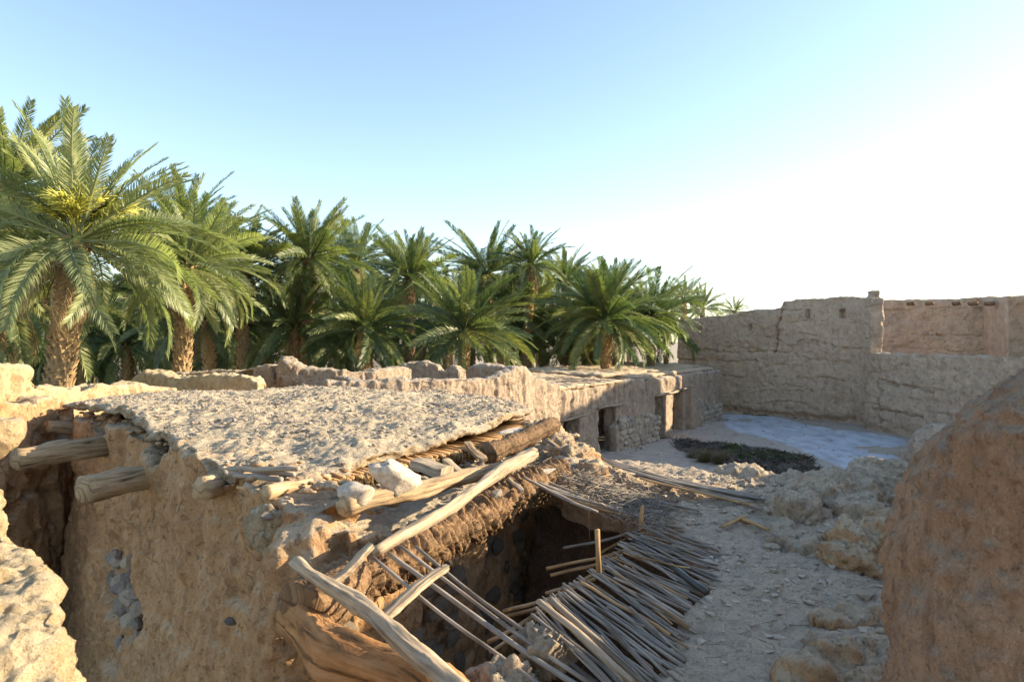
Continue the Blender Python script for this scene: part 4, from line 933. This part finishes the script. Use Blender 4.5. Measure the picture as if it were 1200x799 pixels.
def palm(label, px, py, d, R_, nf=46, key='g', dry=4, fruit=0, r0=.24, up=1.25, low=-.55, seed=0, lean=(0, 0), group=None, base=0., own=False, kind='palm tree', openf=False):
    c = P(px, py, d); h = c.z-base; rs = random.Random(seed*31+5)
    o = empty('palm_tree', (c.x-lean[0], c.y-lean[1], base), label, kind, group, 0); o.rotation_euler = (rs.uniform(-.05, .05), rs.uniform(-.06, .06), 0)
    if h > .3:
        if own or abs(lean[0]) > 0: tm = trunk_mesh(h, r0, r0*.9, seed, True, lean); t = link('trunk', tm, o); t.location = (0, 0, 0)
        else:
            if 'std' not in TR: TR['std'] = trunk_mesh(5, .24, .22, 3)
            t = link('trunk', TR['std'], o); t.location = (0, 0, 0); t.scale = (r0/.24, r0/.24, h/5)
    bm = None
    top = Vector((lean[0], lean[1], h))
    nf = int(nf*(1.6 if nf > 35 else 1.35))
    for i in range(nf):
        t = (i+.5)/nf; az = i*2.39996+rs.uniform(-.35, .35); el = up-(up-low)*t**.95+rs.uniform(-.18, .18)
        if openf and math.sin(az-.1) < -.45 and .0 < el < 1.15: continue
        dr = 's' if t < .35 else ('m' if t < .72 else 'd')
        if rs.random() < .25: dr = rs.choice('smd')
        f_ = link('frond', FR[key][dr][rs.randrange(2)], o); f_.location = top+Vector((math.cos(az)*.10, math.sin(az)*.10, .15*(1-t)))
        s = R_*rs.uniform(.86, 1.1)*(1 if t > .15 else .85); f_.scale = (s, s, s); f_.rotation_euler = (rs.uniform(-.9, .9), -el, az)
    for i in range(dry):
        az = rs.uniform(0, 6.28); f_ = link('dry_frond', FR['dry'][rs.randrange(2)], o); f_.location = top+Vector((0, 0, -.1)); s = R_*rs.uniform(.5, .75); f_.scale = (s, s, s); f_.rotation_euler = (rs.uniform(-.6, .6), rs.uniform(.4, 1.0), az)
    for i in range(fruit):
        az = i*2.39996*1.0+4; f_ = link('fruit_stalk', STK[i % 2], o); f_.location = top+Vector((0, 0, .1)); s = R_*rs.uniform(.30, .5); f_.scale = (s, s, s); f_.rotation_euler = (0, -rs.uniform(.6, 1.25), az)
    return o
GP = 'date palms of the grove behind the houses'
palm('largest date palm at the left with yellow fruit stalks and a thick scaly trunk', 64, 282, 14.5, 3.0, 64, 'l', 9, 26, .27, 1.35, -.4, 1, (0.25, 0), None, own=True, openf=True)
near_list = [
 ('wide drooping palm crown just right of the largest palm', 205, 312, 19, 2.9, 48, 'l', 10, 0),
 ('silvery palm at the left edge behind the largest palm', -15, 225, 18, 3.0, 48, 'g', 2, 0),
 ('tall feathery palm with yellowish heart between the left group and the young palm', 355, 305, 27, 3.1, 52, 'g', 5, 3),
 ('low young palm with upright fronds behind the rounded parapet', 428, 388, 26, 2.9, 46, 'g', 4, 0),
 ('low dark green palm behind the notched wall', 540, 388, 28, 3.2, 46, 'g', 2, 0),
 ('broad bright palm behind the courtyard house', 712, 376, 33, 4.0, 58, 'g', 6, 0),
 ('slender palm rising highest in the middle with dead fronds under its crown', 625, 312, 36, 2.5, 40, 'g', 14, 0),
 ('palm crown behind the left group at the open sky', 215, 275, 23, 2.9, 44, 'g', 2, 0),
 ('dark palm between the left group and the feathery palm', 285, 315, 26, 3.0, 46, 'g', 4, 0),
 ('low dark palm in the shade left of the young palm', 345, 385, 27, 2.9, 40, 'g', 4, 0),
 ('distant palm whose crown shows right of the feathery palm', 425, 308, 36, 2.8, 40, 'g', 2, 0),
 ('palm with arching dark crown above the low dark green palm', 482, 328, 33, 3.1, 46, 'g', 2, 0),
 ('round dark palm crown left of the slender palm', 575, 322, 39, 3.6, 46, 'g', 2, 0),
 ('dusky palm below the slender palm', 615, 372, 37, 3.2, 40, 'g', 6, 0),
 ('palm with yellowish fronds right behind the slender palm', 660, 330, 42, 2.8, 40, 'g', 3, 0),
 ('yellow-green palm leaning over the end of the courtyard house', 762, 372, 38, 3.6, 50, 'g', 3, 0),
 ('small distant palm above the left end of the tall wall', 797, 352, 60, 2.6, 34, 'g', 0, 0),
 ('second small distant palm above the tall wall', 822, 362, 66, 2.6, 34, 'g', 0, 0),
 ('faintest distant palm peeping over the tall wall', 862, 366, 75, 2.3, 30, 'g', 0, 0),
 ('low shaded palm at the left beside the largest trunk', 10, 350, 17.5, 3.0, 40, 'g', 4, 0),
 ('shaded palm deep in the grove behind the low parapet', 250, 375, 26, 2.9, 40, 'g', 4, 0)]
rs = random.Random(3)
for i, (lab, px, py, d, R_, nf, key, dry, fr_) in enumerate(near_list):
    palm(lab, px, py, d, R_*rs.uniform(.82, .96), nf, key, dry, fr_, .22, rs.uniform(1.2, 1.45), rs.uniform(-.75, -.35), i+2, (.4, 0) if 'slender' in lab and 'highest' in lab else (0, 0), GP)
rs = random.Random(77)
k = 0
for d, lo, hi, n in ((31, -60, 420, 8), (37, -40, 760, 11), (44, -40, 770, 14), (54, -20, 790, 17), (68, 0, 800, 17)):
    for i in range(n):
        px = lo+(hi-lo)*(i+rs.uniform(.2, .8))/n; z = rs.uniform(2.8, 5.8) if d < 40 else rs.uniform(4.2, 8.4); yy = 399.5-(z-EYE)*800/d
        lim = 326 if px < 580 else (346 if px < 730 else 370)
        yy = max(yy, lim); palm('one of the many dim palms in the depth of the grove', px, yy, d, rs.uniform(2.8, 3.5), 30, 'g', 2, 0, .22, 1.3, -.7, 100+k, (0, 0), 'palms deep in the grove'); k += 1
# undergrowth in the grove
m_ = MB(); rs2 = np.random.RandomState(9)
und_v = []; und_f = []; kk = 0
for i in range(26000):
    x = rs2.uniform(-42, 11); y = rs2.uniform(27, 62)
    if x > -2 and y < 38+.8*x: y += 14
    z = rs2.rand()**1.3*2.6; a = rs2.rand()*6.28; l = rs2.uniform(.2, .6); c, s = math.cos(a)*l, math.sin(a)*l; w_ = .05
    und_v += [(x, y, z), (x+c-s*w_, y+s+c*w_, z+.25*l), (x+c*2, y+s*2, z+.1*rs2.randn()), (x+c+s*w_, y+s-c*w_, z+.25*l)]; und_f.append((kk, kk+1, kk+2, kk+3)); kk += 4
tag(place('undergrowth', und_v, und_f, LEAF, None, None, False), 'dark tangled undergrowth between the palm trunks', 'undergrowth', kind='stuff')

# ================================================================= COURTYARD vegetation
def blades(name, poly_, n, h0, h1, m, seed, label, cat, spread=.6, w_=.012, dens_f=1.2):
    rs_ = np.random.RandomState(seed); xs_ = [p[0] for p in poly_]; ys_ = [p[1] for p in poly_]; V = []; F = []; k = 0
    X_ = rs_.uniform(min(xs_), max(xs_), n); Y_ = rs_.uniform(min(ys_), max(ys_), n); jj = np.stack([X_, Y_, 0*X_], 1)
    ok = inpoly(X_+.35*fbm(jj*1.2, 2, 3), Y_+.35*fbm(jj*1.2, 2, 4), poly_) & (fbm(jj*dens_f, 3, seed) > -.35)
    for x, y in zip(X_[ok], Y_[ok]):
        h = rs_.uniform(h0, h1); a = rs_.rand()*6.28; l = h*spread*rs_.rand(); c, s = math.cos(a), math.sin(a); z = yz(x, y)-.02
        V += [(x-s*w_, y+c*w_, z), (x+s*w_, y-c*w_, z), (x+c*l*.5+s*w_*.7, y+s*l*.5-c*w_*.7, z+h*.6), (x+c*l, y+s*l, z+h*(1-.3*rs_.rand()))]; F += [(k, k+1, k+2), (k, k+2, k+3)]; k += 4
    return tag(place(name, V, F, m, None, None, False), label, cat, kind='stuff')
blades('grass', [gpx(*p) for p in ((852, 521), (900, 529), (945, 541), (915, 549), (868, 545), (850, 533))], 9000, .06, .22, GRASS, 3, 'dark green grass growing in the courtyard', 'grass', .8)
blades('dead_weeds', darkp, 16000, .05, .20, TWIG, 5, 'dark dead weeds and twigs on the courtyard floor', 'weeds', 2.2)
V = []; F = []; k = 0; rs_ = np.random.RandomState(8)
for cx, cy, rr_ in ((gpx(828, 544)[0], gpx(828, 544)[1], .75), (gpx(845, 548)[0], gpx(845, 548)[1], .6), (gpx(815, 538)[0], gpx(815, 538)[1], .45)):
    for i in range(900):
        a = rs_.rand()*6.28; el = rs_.uniform(.25, 1.5); l = rr_*rs_.uniform(.4, 1.); c, s = math.cos(a), math.sin(a); w_ = .010; x = cx+rs_.randn()*.12; y = cy+rs_.randn()*.12; z = yz(x, y)
        e = (x+c*math.cos(el)*l, y+s*math.cos(el)*l, z+math.sin(el)*l*.8); V += [(x-s*w_, y+c*w_, z), (x+s*w_, y-c*w_, z), e]; F.append((k, k+1, k+2)); k += 3
tag(place('dry_bush', V, F, DRYG, None, None, False), 'tuft of straw-coloured dry grass at the near end of the green patch', 'dry grass')
def onyard(rs_):
    x = rs_.uniform(3, 16); y = rs_.uniform(18, 42)
    return (x, y, yz(x, y)+.005)
v, f = pebbles(1500, onyard, .01, .07, STONE, 63); tag(place('courtyard_pebbles', v, f, STONE, None, None, False), 'small stones scattered on the courtyard floor', 'pebbles', kind='stuff')
# rubble at the foot of the courtyard house
rs = random.Random(91)
for i in range(26):
    s = rs.choice((rs.uniform(sE1, sG0), rs.uniform(sG1, sEnd), rs.uniform(sD1, sE0))); x, y = fl(s, rs.uniform(.2, .7)); sz = rs.uniform(.05, .14)
    o = rock('fallen_stone', ROCKS['s'][rs.randrange(6)], (x, y, yz(x, y)+.02), (sz, sz*.8, sz*.6), (rs.random(), rs.random(), rs.random()*6)); tag(o, 'small fallen stone at the foot of the courtyard house', 'stone', 'fallen stones at the foot of the courtyard house')
print('objects', len(bpy.data.objects), 'time', round(time.time()-T0, 1))
